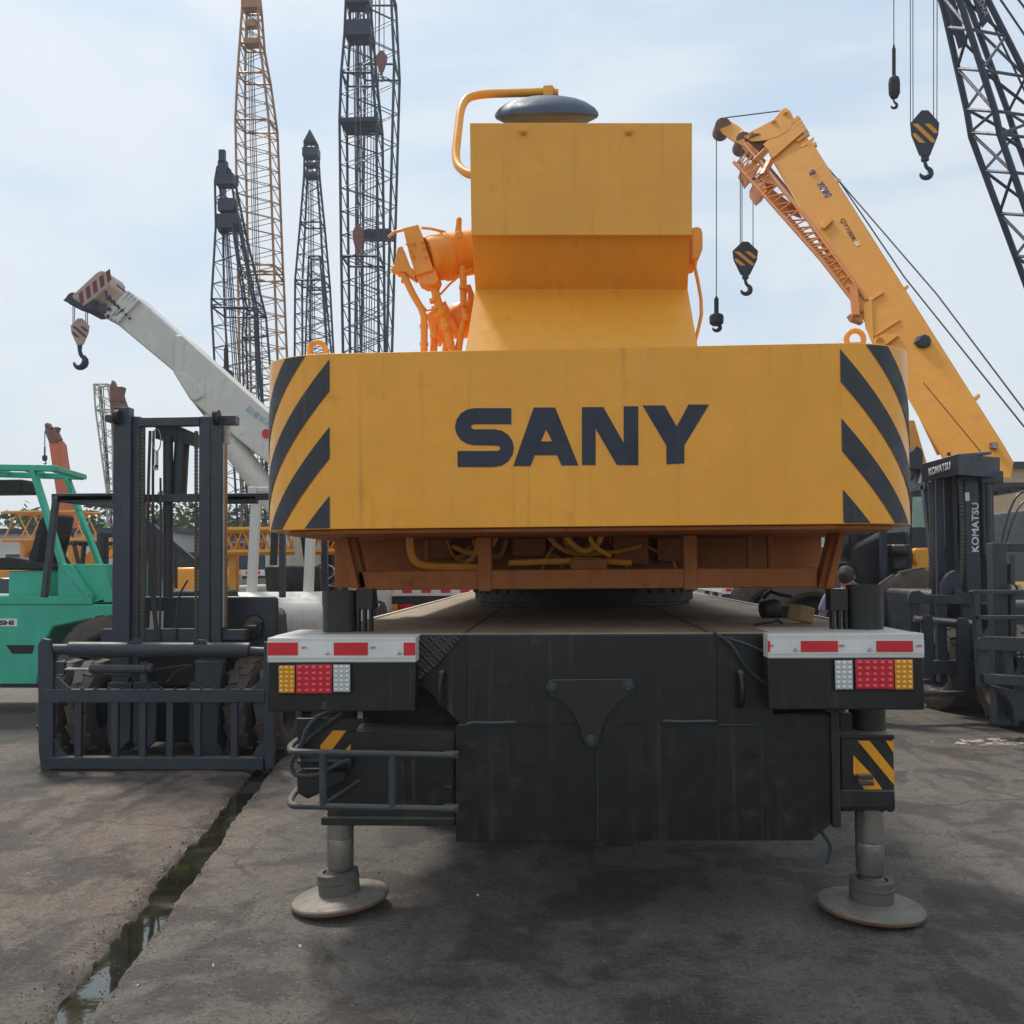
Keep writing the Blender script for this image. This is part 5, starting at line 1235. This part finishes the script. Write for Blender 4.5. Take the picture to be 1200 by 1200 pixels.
for k in range(4): pbeam(mb, [(122 + k * 4, 372 - k * 5 * .2 - 4 + k * 1.6), (124 + k * 4.2, 373.5 + k * 1.9), (152 + k * 3.6, 342 + k * 3.2), (149 + k * 3.6, 340 + k * 3.2)], YW - .06 - .0 * k, .68)
mb.build('section_collar', M['white_cr'], bo, bevel=.008)
mb = MB()
for k in range(7): mb.cyl(W(124 + k * 4.5, 343 + k * 3.5 - 14 + k * 2 + 12, YW - .07), W(126 + k * 4.5, 343 + k * 3.5 - 6 + 14, YW - .07), .02)
for (x, y) in ((116, 362), (121, 366), (126, 371), (115, 355), (122, 358), (128, 363), (133, 355), (127, 350)): mb.pbox(x - 1.5, y - 2.5, x + 1.5, y + 1, YW - .09, .05)
mb.split('slide_pad', M['navy'], bo)
mb = MB(); pbeam(mb, [(84, 346), (112, 320), (117, 317), (124, 318), (128, 324), (128, 334), (114, 348), (110, 352), (98, 361), (86, 354)], YW - .08, .6); hd = mb.build('boom_head', M['block_white'], t, bevel=.02)
mb = MB()
for k in range(5):
    x, y = 92 + k * 8, 344 - k * 6.4; pbeam(mb, [(x, y), (x + 4.6, y - 3.6), (x + 6.5, y + 10 - k * .3), (x + 2, y + 13)], YW - .086, .005)
mb.split('stripe', M['block_red'], hd)
mb = MB(); pbeam(mb, [(74, 352), (80, 346), (86, 350), (98, 358), (110, 350), (112, 352), (109, 362), (97, 363), (84, 356), (78, 354)], YW - .1, .64); mb.lathe([(0, 0), (.11, 0), (.11, .4), (0, .4)], W(85, 350, YW), (0, 1, 0), 16); mb.build('head_sheave', M['navy'], hd)
mb = MB(); mb.tube([W(122, 322, YW + .2), W(160, 352, YW + .2), W(250, 436, YW + .2), W(420, 590, YW + .2)], .014, 5); mb.build('wire_rope', M['rope'], t)
mb = MB(); mb.cyl(W(229, 466, YW + .2), W(250, 492, YW + .2), .085); mb.build('piston_rod', M['steel'], t)
mb = MB(); mb.cyl(W(246, 487, YW + .2), W(360, 640, YW + .2), .2, seg=20); mb.build('lift_cylinder', M['white_cr'], t)
mb = MB(); c = W(312, 508, YW - .09); mb.lathe([(0, 0), (S(5.5, YW), 0), (S(5.5, YW), .04), (0, .04)], c, (0, 1, 0), 20); mb.build('pin_cap', M['red'], bs)
pA, pB = W(287, 481, YW - .066), W(317, 503, YW - .066)
text('起重机械', pA, pB - pA, (pB - pA).cross(V((0, -1, 0))) * -1 if (pB - pA).cross(V((0, -1, 0))).z < 0 else (pB - pA).cross(V((0, -1, 0))), (pB - pA).length, M['cyan_mark'], bs, height=S(8, YW))
mb = MB(); x0 = W(296, 640, YW).x; x1 = x0 + 1.9
mb.box(x0, x1, YW - .8, YW + 7, .75, 1.35); mb.box(x0 + .3, x1 - .05, YW - .3, YW + 2.2, 1.35, 2.3); mb.build('carrier', M['white_cr'], t, bevel=.05)
for yy in (YW + .3, YW + 1.5, YW + 4.8, YW + 6.0):
    for xx in (x0 + .12, x1 - .12): wheel((xx, yy, .5), .5, .32, (1, 0, 0), t, M['rubber'], M['white_cr'], 16)
# striped hook block hanging from it
t = hook_block('faded maroon and cream striped hook block under the white boom head', 93.5, 373, 404, 22, YW + .1, [-8, -6, 7, 9], (352, 0), M['block_white'], M['block_red'], hook_mat=M['navy'], skew=1, hr=.4)

# ================================================================ yellow telescopic crane, right
Yb, Yt = 14.0, 19.5
Q0, Q1, Q2 = W(1175, 530, Yb), W(1100, 530, Yb + .25), W(925, 150, Yt)
QN = (Q1 - Q0).cross(Q2 - Q0)
def B(x, y):     # depth of the boom's side plate on the line of sight through x, y
    d = ray(x, y); return (d * (QN.dot(Q0 - CAMP) / QN.dot(d))).y
X_ = thing('truck_crane', 'yellow telescopic crane with blue and black marks on its boom leaning left at the right', 'crane', V((W(1230, 640, 13.5).x, 13.5, 0)))
def bplate(mb, pts, off, d): mb.plate([[W(x, y, B(x, y) + off) for x, y in pts]], (d * .33, d, d * .3))
mb = MB(); bplate(mb, [(907, 192), (910, 190), (951, 168), (954, 170), (1178, 524), (1188, 542), (1186, 560), (1118, 560), (1100, 530)], 0, .85); bo = mb.build('boom', M['boom_or'], X_, bevel=.02)
mb = MB(); mb.tube([W(1082, 448, B(1082, 448) - .006), W(1150, 530, B(1150, 530) - .006)], .006, 4); mb.build('panel_seam', M['joint'], bo)
mb = MB()
for k in range(4):
    o = k * 4.6
    bplate(mb, [(898 + o * .55 - 4, 183 + o * .9 - 14), (901 + o * .6 - 4, 187 + o * .9 - 14), (946 + o * .55 - 12 + 4, 160 + o * .9 - 22), (943 + o * .5 - 12 + 4, 157 + o * .9 - 22)], -.05, 1.0)
for k in range(4):
    x, y = 934 + k * 5.5, 143 + k * 6.5; bplate(mb, [(x - 12, y + 8), (x, y), (x + 3, y - 2), (x + 3, y + 1), (x - 10, y + 11)], .0, .1)
bplate(mb, [(944, 168), (956, 166), (957, 170), (947, 173)], 0, .3); bplate(mb, [(897, 172), (936, 148), (952, 170), (908, 194)], .05, .75)
mb.build('section_collar', M['boom_or'], bo, bevel=.006)
mb = MB(); bplate(mb, [(868, 152), (876, 156), (906, 140), (916, 128), (921, 126), (926, 130), (930, 142), (926, 152), (912, 160), (899, 164), (880, 166), (868, 158)], -.06, .7)
bplate(mb, [(840, 146), (846, 138), (856, 142), (866, 148), (874, 156), (872, 172), (858, 164), (846, 156)], -.02, .6)
for (x, y) in ((881, 158), (907, 144), (921, 134)): mb.cyl(W(x, y, B(x, y) - .08), W(x, y, B(x, y) + .1), .06, seg=14)
hd = mb.build('boom_head', M['boom_or'], X_, bevel=.015)
mb = MB(); c = W(847, 148, B(847, 148)); mb.lathe([(0, -.05), (.17, -.05), (.17, .35), (0, .35)], c, (0, 1, 0), 24); c = W(872, 163, B(872, 163)); mb.lathe([(0, -.0), (.16, 0), (.16, .5), (0, .5)], c, (0, 1, 0), 24); c = W(888, 166, B(888, 166)); mb.lathe([(0, 0.05), (.2, .05), (.2, .45), (0, .45)], c, (0, 1, 0), 24); mb.build('head_sheave', M['brown'], hd)
mb = MB(); mb.tube([W(850, 138, B(850, 138)), W(914, 130, B(914, 130))], .014, 5)
for pts in ([(984, 213), (1060, 325), (1200, 500)], [(960, 185), (1098, 345), (1260, 560)]): mb.tube([W(x, y, B(x, y) + .4) for x, y in ((pts[0]), (pts[1]), (pts[2]))], .014, 5)
mb.build('wire_rope', M['rope'], X_)
mb = MB()
for (x, y) in ((983, 211), (1063, 336), (1147, 464)): bplate(mb, [(x - 6, y + 3), (x, y - 2), (x + 2, y - 1), (x + 2, y + 1), (x - 4, y + 7)], .3, .1)
bplate(mb, [(963, 260), (972, 254), (976, 258), (966, 268), (962, 266)], -.1, .1)
bplate(mb, [(1011, 357), (1035, 343), (1022, 352), (1024, 408), (1014, 384)], -.05, .3); mb.tube([W(1012, 356, B(1012, 356) - .03), W(1036, 343, B(1036, 343) - .02)], .02, 5); mb.tube([W(1026, 393, B(1026, 393) - .03), W(1055, 375, B(1055, 375) - .02)], .02, 5)
bplate(mb, [(1024, 408), (1024, 398), (1036, 392), (1053, 393), (1040, 403)], -.08, .5); mb.cyl(W(1031, 399, B(1031, 399) - .12), W(1031, 399, B(1031, 399)), .06, seg=14)
bplate(mb, [(1014, 384), (1024, 408), (1024, 345), (1011, 358)], -.02, .8)
mb.split('boom_bracket', M['boom_or'], bo, bevel=.006)
mb = MB(); c = W(1084, 399, B(1084, 399) - .14); mb.lathe([(0, 0), (S(7, 15), .0), (S(9, 15), .05), (S(9, 15), .16), (0, .16)], c, (0, 1, 0), 8); mb.build('boom_cap', M['navy'], bo)
mb = MB(); mb.pbox(1163, 518, 1170, 525, B(1166, 522) - .1, .1); mb.build('work_lamp', M['steel'], bo)
def btext(s, a, b, hpx, mat, bold=.02):
    pA, pB = W(*a, B(*a) - .012), W(*b, B(*b) - .012); u = (pB - pA).normalized()
    # in the plane of the boom's side plate
    n = (W(954, 170, B(954, 170)) - W(907, 192, B(907, 192))).cross(u).normalized(); up = n.cross(u).normalized()
    if up.x < 0: up = -up
    pA = pA - up * S(hpx / 2, B(*a)); text(s, pA, u, up, (pB - pA).length, mat, bo, height=S(hpx, B(*a)), bold=bold)
btext('XCMG', (960, 213), (971, 230), 8, M['blue_mark'], .03)
btext('QY100K', (986, 256), (1001, 282), 6, M['dark'], .01)
btext('II', (1004, 284), (1006, 287), 5, M['tape_white'])
mb = MB(); c = (952.5, 203)
mb.tube([W(c[0] + 3.6 * math.cos(a), c[1] + 3.9 * math.sin(a), B(*c) - .02) for a in [q * math.pi / 3 for q in range(6)]], .014, 4, closed=True); mb.cyl(W(c[0], c[1], B(*c) - .03), W(c[0], c[1], B(*c) - .01), .03, seg=8); mb.build('emblem', M['blue_mark'], bo)
# stowed lattice jib below the boom
mb = MB()
def Bj(x, y, o=0): return W(x, y, B(x + 40, y) + .15 + o)
ca = [(860, 190), (884, 216), (930, 268), (962, 304), (1010, 366)]; cb_ = [(872, 168), (900, 202), (950, 262), (978, 300), (1016, 352)]
for ch, o in ((ca, 0), (cb_, 0), (ca, .55), (cb_, .55)): mb.tube([Bj(x + (6 if o else 0), y, o) for x, y in ch], .033, 6)
def interp(ch, t):
    t *= len(ch) - 1; i = min(int(t), len(ch) - 2); f = t - i; return ch[i][0] + (ch[i + 1][0] - ch[i][0]) * f, ch[i][1] + (ch[i + 1][1] - ch[i][1]) * f
for k in range(22):
    a, b = interp(ca, (k + .5) / 23), interp(cb_, (k + 1.2) / 23.4); c = interp(ca, (k + 1.5) / 23.5)
    mb.tube([Bj(*a), Bj(*b)], .016, 4); mb.tube([Bj(*b), Bj(*c)], .016, 4); mb.tube([Bj(a[0] + 6, a[1], .55), Bj(*b)], .014, 4)
jb = mb.build('lattice_jib', M['lat_red'], X_, smooth=0)
mb = MB()
for pl in ([(870, 196), (884, 188), (890, 196), (878, 210)], [(884, 212), (896, 214), (899, 224), (892, 230), (884, 220)], [(891, 204), (908, 208), (909, 216), (893, 214)]): mb.plate([[Bj(x, y) for x, y in pl]], (0, .5, 0))
mb.bar(Bj(884, 190), Bj(898, 176), .09, .12); mb.bar(Bj(894, 206), Bj(903, 188), .09, .12); mb.bar(Bj(873, 170, .1), Bj(890, 186, .1), .1, .14)
mb.pplate([[(893, 222), (900, 218), (930, 240), (940, 255), (926, 250)]], B(920, 240) + .5, .06); mb.pplate([[(895, 228), (902, 226), (926, 246), (918, 250)]], B(900, 240) + .2, .05)
mb.build('jib_bracket', M['lat_red'], jb)
mb = MB(); mb.bar(Bj(1000, 338), Bj(1003, 372), .12, .14); mb.plate([[Bj(x, y) for x, y in ((996, 368), (1008, 365), (1012, 378), (1000, 374))]], (0, .2, 0)); mb.tube([Bj(1016, 352, .1), W(1060, 420, B(1060, 420) + .6), W(1118, 530, B(1118, 530) + .9)], .05, 6); mb.tube([Bj(1010, 366, .1), W(1054, 436, B(1060, 420) + .6), W(1100, 532, B(1100, 530) + .9)], .035, 6); mb.build('jib_stay', M['lat_red'], jb)
# superstructure, cab, carrier
YX = 13.6
mb = MB(); mb.pplate([[(1060, 492), (1072, 492), (1086, 540), (1086, 560), (1060, 560)]], YX + .2, .8); mb.build('support_frame', M['boom_or'], X_, bevel=.02)
mb = MB(); mb.pplate([[(1060, 531), (1070, 528), (1074, 522), (1080, 526), (1082, 532), (1082, 550), (1060, 550)]], YX - .1, .2); mb.build('hinge_plate', M['navy'], X_, bevel=.01)
mb = MB(); mb.pplate([[(1066, 652), (1068, 580), (1078, 546), (1150, 546), (1150, 652)]], YX, 1.2); cbx = mb.build('cab', M['fork2'], X_, bevel=.03)
mb = MB(); mb.pplate([[(1069, 618), (1070, 583), (1080, 552), (1098, 552), (1098, 618)]], YX - .02, .015); mb.pplate([[(1102, 552), (1140, 552), (1140, 618), (1102, 618)]], YX - .02, .015); mb.build('cab_window', M['glass_green'], cbx)
mb = MB(); mb.pplate([[(1069, 690), (1068, 672), (1073, 662), (1069, 655), (1071, 642), (1150, 640), (1150, 700), (1080, 700)]], YX - .1, 2.2); mb.box(W(1066, 700, YX).x, W(1066, 700, YX).x + 9, YX - .2, YX + 2.4, .8, 1.3); mb.build('carrier', M['yellow'], X_, bevel=.04)
x0 = W(1066, 700, YX).x
for xx in (x0 + 1, x0 + 2.3, x0 + 6, x0 + 7.3):
    for yy in (YX, YX + 2.2): wheel((xx, yy, .55), .55, .35, (0, 1, 0), X_, M['rubber'], M['dark'], 18)
# its hook block and ball
hook_block('black hook block with orange stripes hanging from the yellow boom at the right', 873.5, 283, 322, 30, 19.2, [-6, -4, 9], (172, 0), M['navy'], M['boom_or'], hook_mat=M['navy'])
ball_hook('small black hook ball hanging lowest, left of the right yellow boom', 839.5, 350, 388, 17, 19.3, 150, M['dark'])

# ================================================================ big lattice boom, top right
YL = 17.0
t = thing('lattice_crane', 'dark blue grey lattice boom crossing the top right corner, nearest of the lattice booms', 'crane', V((W(1330, 640, YL).x, YL + 1, 0)))
mb = MB(); rc, rb = .055, .028
ch = {'a': [(1080, -70), (1106, 10), (1133, 130), (1138, 160), (1204, 338), (1310, 600)], 'b': [(1095, -70), (1128, 10), (1166, 130), (1172, 158), (1228, 320), (1330, 600)],
      'c': [(1105, -70), (1135, 5), (1180, 128), (1190, 160), (1250, 320), (1345, 600)], 'd': [(1120, -90), (1160, 5), (1200, 84), (1232, 160), (1290, 320), (1365, 600)]}
dof = {'a': 0, 'b': -1.0, 'c': 1.3, 'd': .3}
def Lp(k, i_t):
    c = ch[k]; t_ = i_t * (len(c) - 1); i = min(int(t_), len(c) - 2); f = t_ - i
    return W(c[i][0] + (c[i + 1][0] - c[i][0]) * f, c[i][1] + (c[i + 1][1] - c[i][1]) * f, YL + dof[k])
for k in ch: mb.tube([W(x, y, YL + dof[k]) for x, y in ch[k]], rc, 7)
# panel points every ~50 px along the boom
pys = [-60, -12, 32, 80, 128, 155, 200, 250, 300, 350, 410, 470, 540]
def atpy(k, py):
    c = ch[k]
    for a, b in zip(c, c[1:]):
        if py <= b[1]: f = (py - a[1]) / (b[1] - a[1]); return W(a[0] + (b[0] - a[0]) * f, py, YL + dof[k])
    return W(*c[-1], YL + dof[k])
offs = {'a': 0, 'b': 2, 'c': 4, 'd': 10}
for i, py in enumerate(pys):
    for a, b in (('a', 'b'), ('b', 'd'), ('d', 'c'), ('c', 'a')):
        mb.tube([atpy(a, py + offs[a]), atpy(b, py + offs[b])], rb, 5)
        if i + 1 < len(pys):
            q = pys[i + 1]
            if i % 2: mb.tube([atpy(a, py + offs[a]), atpy(b, q + offs[b])], rb, 5)
            else: mb.tube([atpy(a, q + offs[a]), atpy(b, py + offs[b])], rb, 5)
lb2 = mb.build('lattice_boom', M['lat_dark'], t)
mb = MB(); mb.pplate([[(1110, 0), (1118, -4), (1134, 50), (1126, 54)]], YL - .2, .1); mb.pplate([[(1132, -30), (1144, -30), (1160, 22), (1152, 32)]], YL - .6, .04); sg = mb.build('sign_board', M['navy'], lb2)
pA, pB = W(1144, 1, YL - .62), W(1153, 21, YL - .62); u = (pB - pA).normalized(); up = V((u.z * -1, 0, u.x)); up = up if up.x > 0 else -up
text('SHA', pA - up * S(0, YL), u, up, (pB - pA).length, M['steel'], sg, height=S(8, YL), bold=.02)
mb = MB()
for a, b in (((1166, -10), (1215, 62)), ((1190, -5), (1215, 28)), ((1155, 10), (1212, 130))): mb.tube([W(*a, YL + .5), W(b[0] + 150, b[1] + (b[1] - a[1]) / (b[0] - a[0]) * 150, YL + .5)], .02, 5)
mb.build('hoist_rope', M['rope'], t)
crawler_base(t, W(1330, 640, YL).x, YL, M['fork'])
hook_block('black and orange striped hook block hanging on four ropes near the top right', 1084, 129, 182, 34, 16.5, [-17, -14, 10, 14], (-60, .02), M['navy'], M['boom_or'], hook_mat=M['navy'])
ball_hook('slim dark hook ball on a single rope, leftmost hook at the top right', 1047.5, 57, 127, 13, 16.5, -60, M['dark'])

# ================================================================ background clutter
# sleeping yellow lattice sections
for (xa, xb, y0, y1, Y, mt, lab) in ((262, 384, 621, 648, 14.2, 'boom_or', 'yellow orange lattice boom section lying flat, seen under the left end of the counterweight'), (34, 40, 600, 634, 26, 'boom_or', 'yellow orange lattice section lying behind the teal forklift')):
    a, b = W(xa - 30, (y0 + y1) / 2, Y), W(xb + 60, (y0 + y1) / 2, Y); h = S(y1 - y0, Y); loc = V(((a.x + b.x) / 2, Y, 0))
    ORG = loc; mb = MB()
    for dz in (0, 1):
        for dy in (0, 1):
            mb.tube([(a.x, Y + dy * h, a.z - h / 2 + dz * h), (b.x, Y + dy * h, a.z - h / 2 + dz * h)], .05, 6)
    n = int((b.x - a.x) / (h * .8)); dx = (b.x - a.x) / n
    for k in range(n):
        for dy in (0, h):
            p, q = V((a.x + k * dx, Y + dy, a.z - h / 2)), V((a.x + (k + 1) * dx, Y + dy, a.z - h / 2)); m_ = (p + q) / 2 + V((0, 0, h)); mb.tube([p, m_, q], .03, 5)
        mb.tube([V((a.x + k * dx, Y, a.z + h / 2)), V((a.x + (k + 1) * dx, Y + h, a.z + h / 2))], .03, 5)
    for x_ in (a.x + .5, b.x - .5): mb.box(x_ - .06, x_ + .06, Y + .1, Y + h - .1, 0, a.z - h / 2)
    solo(mb, 'boom_section', M[mt], lab, 'boom section', loc, group='boom sections lying in the background')
# truck with reflective rear seen between frame and deck
def rear_truck(px0, px1, Y, ytop, label, L=7.5, mat=None):
    x0, x1 = W(px0, ytop, Y).x, W(px1, ytop, Y).x; zt_ = W(px0, ytop, Y).z; t = thing('carrier_truck', label, 'truck', V(((x0 + x1) / 2, Y, 0)))
    mb = MB(); mb.box(x0, x1, Y, Y + L, zt_ - .14, zt_ - .01); mb.box(x0 + .1, x1 - .1, Y + .1, Y + L, .6, zt_ - .14); mb.build('deck', mat or M['white_cr'], t, bevel=.01)
    h = S(5.5, Y); mb = MB(); mb.box(x0, x1, Y - .03, Y - .001, zt_ - h - .05, zt_); bp = mb.build('rear_beam', M['tape_white'], t)
    mb = MB(); n = 7
    for k in range(n): xx = x0 + (k + .35) * (x1 - x0) / n; mb.box(xx, xx + (x1 - x0) / n * .5, Y - .036, Y - .031, zt_ - h * .95, zt_ - h * .3)
    mb.split('red_tape_block', M['tape_red'], bp)
    mb = MB(); mb.box(x0, x1, Y - .02, Y + .1, zt_ - .62, zt_ - h - .06); bx = mb.build('rear_panel', M['dark'], t)
    mb = MB()
    for o in (.45, 1.9):
        mb.box(x0 + o, x0 + o + .3, Y - .04, Y - .021, zt_ - .5, zt_ - .3)
    mb.split('tail_light', M['l_red'], bx)
    mb = MB(); mb.box(x0 + .3, x0 + .42, Y - .04, Y - .021, zt_ - .5, zt_ - .3); mb.build('amber_lens', M['l_amber'], bx)
    mb = MB(); mb.box(x0, x1, Y + L - .2, Y + L + 2, .7, 2.6); c = mb.build('cab', mat or M['white_cr'], t, bevel=.08)
    mb = MB(); mb.box(x0 - .01, x1 + .01, Y + L + .5, Y + L + 1.6, 1.7, 2.4); mb.build('cab_window', M['glass'], c)
    for yy in (1.5, 2.8, L + .8):
        for xx in (x0 + .2, x1 - .2): wheel((xx, Y + yy, .5), .5, .32, (1, 0, 0), t, M['rubber'], M['white_cr'], 16)
    return t
rear_truck(441, 600, 18, 690, 'truck tail with red and white reflective tape, seen above the main crane deck')
rear_truck(846, 940, 22, 688, 'white flatbed truck tail seen under the right end of the crane frame', mat=M['white_cr'])
# dark car at the left
def car(loc, rz, mat, label):
    global ORG
    t = thing('parked_car', label, 'car', loc, None, rz); ORG = V((0, 0, 0))
    mb = MB(); mb.plate([[V((-.85, y, z)) for y, z in ((-2.1, .3), (-2.15, .7), (-1.9, .85), (-1.0, .95), (1.6, .98), (2.1, .9), (2.15, .35))]], (1.7, 0, 0)); mb.build('body', mat, t, bevel=.08, seg=3)
    mb = MB(); vs = [V((sx * w_, y, z)) for (y, z, w_) in ((-1.05, .93, .82), (-.45, 1.42, .64), (.9, 1.45, .64), (1.6, .95, .82)) for sx in (-1, 1)]
    mb._faces(vs, [(0, 1, 3, 2), (2, 3, 5, 4), (4, 5, 7, 6), (0, 2, 4, 6), (1, 7, 5, 3), (0, 6, 7, 1)]); mb.build('window_band', M['glass'], t, bevel=.04)
    for y in (-1.35, 1.35):
        for x in (-.78, .78): wheel((x, y, .32), .32, .2, (1, 0, 0), t, M['rubber'], M['steel'], 20)
    mb = MB(); mb.ball((-.95, -.7, 1.0), .1, 10, (1, .6, .7)); mb.ball((.95, -.7, 1.0), .1, 10, (1, .6, .7)); mb.build('wing_mirror', mat, t)
    return t
car((W(262, 700, 14).x, 16.5, 0), R_(200), M['dark'], 'black car parked behind the grey forklift mast')
car((W(390, 690, 24).x, 24, 0), R_(20), M['white'], 'white car parked far behind the left jack')
car((W(20, 690, 24).x, 24, 0), R_(100), M['white'], 'white car parked behind the teal forklift')
# more yard machines to close the horizon
for px, Y, rz, mt, lab in ((100, 20, 60, 'dark', 'dark forklift parked beyond the teal one, under the small hook'), (385, 13.5, 178, 'dark', 'black forklift mast standing directly behind the left jack cylinder'), (180, 24, 20, 'yellow', 'yellow forklift far back between the grey mast rails'),
                           (1185, 20, 200, 'dark', 'black forklift far back beyond the right forklifts')):
    forklift((W(px, 700, Y).x, Y, 0), R_(rz), lab, M[mt], M['dark'], mast_h=2.4, roofz=2.2)
for i, (px, Y, L, col, lab) in enumerate(((20, 34, 12, 'white_cr', 'pale site cabin row far behind the teal forklift'), (250, 40, 16, 'white_cr', 'pale low shed seen between the grey forklift and the counterweight'), (1010, 34, 14, 'white_cr', 'pale grey shed behind the dark wheel loader'), (1200, 30, 9, 'brick', 'tan rendered building at the right edge behind the forklifts'))):
    x = W(px, 640, Y).x; h = 3.0 if col != 'brick' else S(665 - 556, 30) + 1.6
    t = thing('building', lab, 'building', V((x, Y, 0))); mb = MB()
    xa = x - L / 2 if col != 'brick' else W(1163, 640, Y).x; xb = xa + L
    mb.box(xa, xb, Y, Y + 6, 0, h); wl = mb.build('wall', M[col], t)
    mb = MB(); mb.box(xa - .2, xb + .2, Y - .25, Y + 6.2, h + .002, h + .18); mb.build('roof', M['fork2'], t)
    n = int(L / 2.2)
    for k in range(n):
        mb = MB(); xx = xa + (k + .3) * L / n; mb.box(xx, xx + 1.1, Y - .03, Y + .02, 1.1, 2.3); wn = mb.build('window', M['white'], wl)
        mb = MB(); mb.box(xx + .06, xx + 1.04, Y - .036, Y - .031, 1.16, 2.24); mb.build('pane', M['glass'], wn)
# trees
def leafmat():
    m, nt, b = newmat('foliage'); tc = N(nt, 'ShaderNodeTexCoord').outputs['Object']
    nt.links.new(mix(nt, ramp(nt, noise(nt, tc, .9, 5, .6), .35, .65), lin((58, 84, 44)), lin((112, 132, 76))), b.inputs['Base Color']); b.inputs['Roughness'].default_value = .6; return m
M['leaf'] = leafmat(); M['bark'] = paint('bark', (92, 78, 64), .9, (60, 50, 42), .6, .3, 3)
def tree(px, Y, h, wd, label):
    p = W(px, 640, Y); t = thing('broadleaf_tree', label, 'tree', V((p.x, Y, 0)), 'trees along the far side of the yard'); rnd = random.Random(px)
    mb = MB(); x = p.x; mb.tube([(x, Y, 0), (x + .1, Y, h * .35), (x, Y, h * .75)], [.22, .16, .05], 8)
    for k in range(7):
        a = rnd.uniform(0, 6.28); mb.tube([(x, Y, h * (.3 + k * .05)), (x + math.cos(a) * wd * .3, Y + math.sin(a) * wd * .3, h * (.5 + k * .06))], [.07, .02], 5)
    mb.build('trunk', M['bark'], t)
    mb = MB(); cl = [(V((x + rnd.gauss(0, wd * .22), Y + rnd.gauss(0, wd * .22), h * rnd.uniform(.42, .92))), rnd.uniform(.12, .24) * wd) for _ in range(16)]
    for _ in range(3600):
        c, r = rnd.choice(cl); d = V((rnd.gauss(0, 1), rnd.gauss(0, 1), rnd.gauss(0, 1))).normalized() * r * rnd.uniform(.55, 1.05); q = c + d
        u = V((rnd.gauss(0, 1), rnd.gauss(0, 1), rnd.gauss(0, .6))).normalized(); w2 = u.cross(V((rnd.random(), rnd.random(), 1))).normalized(); s = rnd.uniform(.12, .26)
        mb.lay([q - u * s, q + w2 * s * .6, q + u * s, q - w2 * s * .6])
    mb.build('crown', M['leaf'], t, smooth=0)
tree(112, 48, 4.9, 6, 'green tree beyond the teal forklift, between its roof and the grey mast')
tree(272, 46, 4.6, 6, 'green tree seen through the ropes just left of the striped counterweight')
tree(226, 47, 4.4, 5, 'green tree seen between the rails of the grey forklift mast')
tree(1100, 50, 5, 7, 'green tree beyond the cab of the right yellow crane')
tree(10, 50, 4.6, 7, 'green tree at the far left edge beyond the sheds')
tree(1168, 52, 5, 7, 'green tree partly behind the tan building at the right')
# surrounding wall closing the yard
ORG = V((0, 60, 0)); mb = MB(); mb.box(-70, 70, 60, 60.3, 0, 2.4); mb.box(-70.1, 70.1, 59.95, 60.35, 2.402, 2.52)
for k in range(29): mb.box(-70 + k * 5 - .2, -70 + k * 5 + .2, 59.9, 59.998, 0, 2.4)
solo(mb, 'boundary_wall', M['brick'], 'long low boundary wall at the far end of the yard', 'wall', V((0, 60, 0)))

# more machines filling the mid distance on the left
def excavator(px, Y, rz, label, s=1.0, mat=None):
    p = W(px, 640, Y); t = thing('excavator', label, 'excavator', V((p.x, Y, 0)), None, R_(rz)); mat = mat or M['yellow']
    global ORG
    ORG = V((0, 0, 0))
    mb = MB(); mb.box(-1.2 * s, 1.0 * s, -.9 * s, 1.1 * s, 1.0 * s, 2.1 * s); mb.box(-1.6 * s, -1.2 * s, -.85 * s, 1.05 * s, 1.05 * s, 1.9 * s); mb.build('house', mat, t, bevel=.08)
    mb = MB(); mb.box(.1 * s, 1.1 * s, -.95 * s, -.1 * s, 1.1 * s, 2.75 * s); c = mb.build('cab', M['dark'], t, bevel=.05)
    mb = MB(); mb.box(.2 * s, 1.0 * s, -.97 * s, -.951 * s, 1.7 * s, 2.6 * s); mb.build('cab_window', M['glass'], c)
    for sy in (-.9, .9):
        mb = MB(); mb.plate([[V((x * s, (sy - .22) * s, z * s)) for x, z in ((-1.6, .15), (-1.35, 0), (1.4, 0), (1.7, .2), (1.75, .55), (1.45, .8), (-1.4, .8), (-1.7, .5))]], (0, .44 * s, 0)); mb.build('crawler_track', M['dark'], t, bevel=.03)
    mb = MB(); mb.bar((.9 * s, .3 * s, 1.6 * s), (2.5 * s, .3 * s, 3.1 * s), .25 * s, .45 * s); mb.bar((2.5 * s, .3 * s, 3.1 * s), (3.9 * s, .3 * s, 2.5 * s), .25 * s, .38 * s); mb.build('boom', mat, t, bevel=.03)
    mb = MB(); mb.bar((3.9 * s, .3 * s, 2.7 * s), (3.4 * s, .3 * s, 1.0 * s), .2 * s, .3 * s); mb.build('dipper_arm', mat, t, bevel=.02)
    mb = MB(); mb.plate([[V((x * s, -.2 * s, z * s)) for x, z in ((3.5, 1.1), (3.0, .8), (2.8, .3), (3.2, .05), (3.7, .35))]], (0, 1.0 * s, 0)); mb.build('bucket', M['dark'], t)
    return t
excavator(44, 27, 8, 'orange yellow excavator with raised arm behind the teal forklift', .8, M['boom_or'])
excavator(232, 30, 185, 'yellow excavator far behind the grey forklift mast, left of the ropes', .8)
car((W(150, 690, 21).x, 21, 0), R_(80), M['white'], 'white car parked beyond the space between the teal and grey forklifts')
rear_truck(250, 330, 33, 668, 'white flatbed truck tail far back below the yellow lattice section', mat=M['white_cr'])
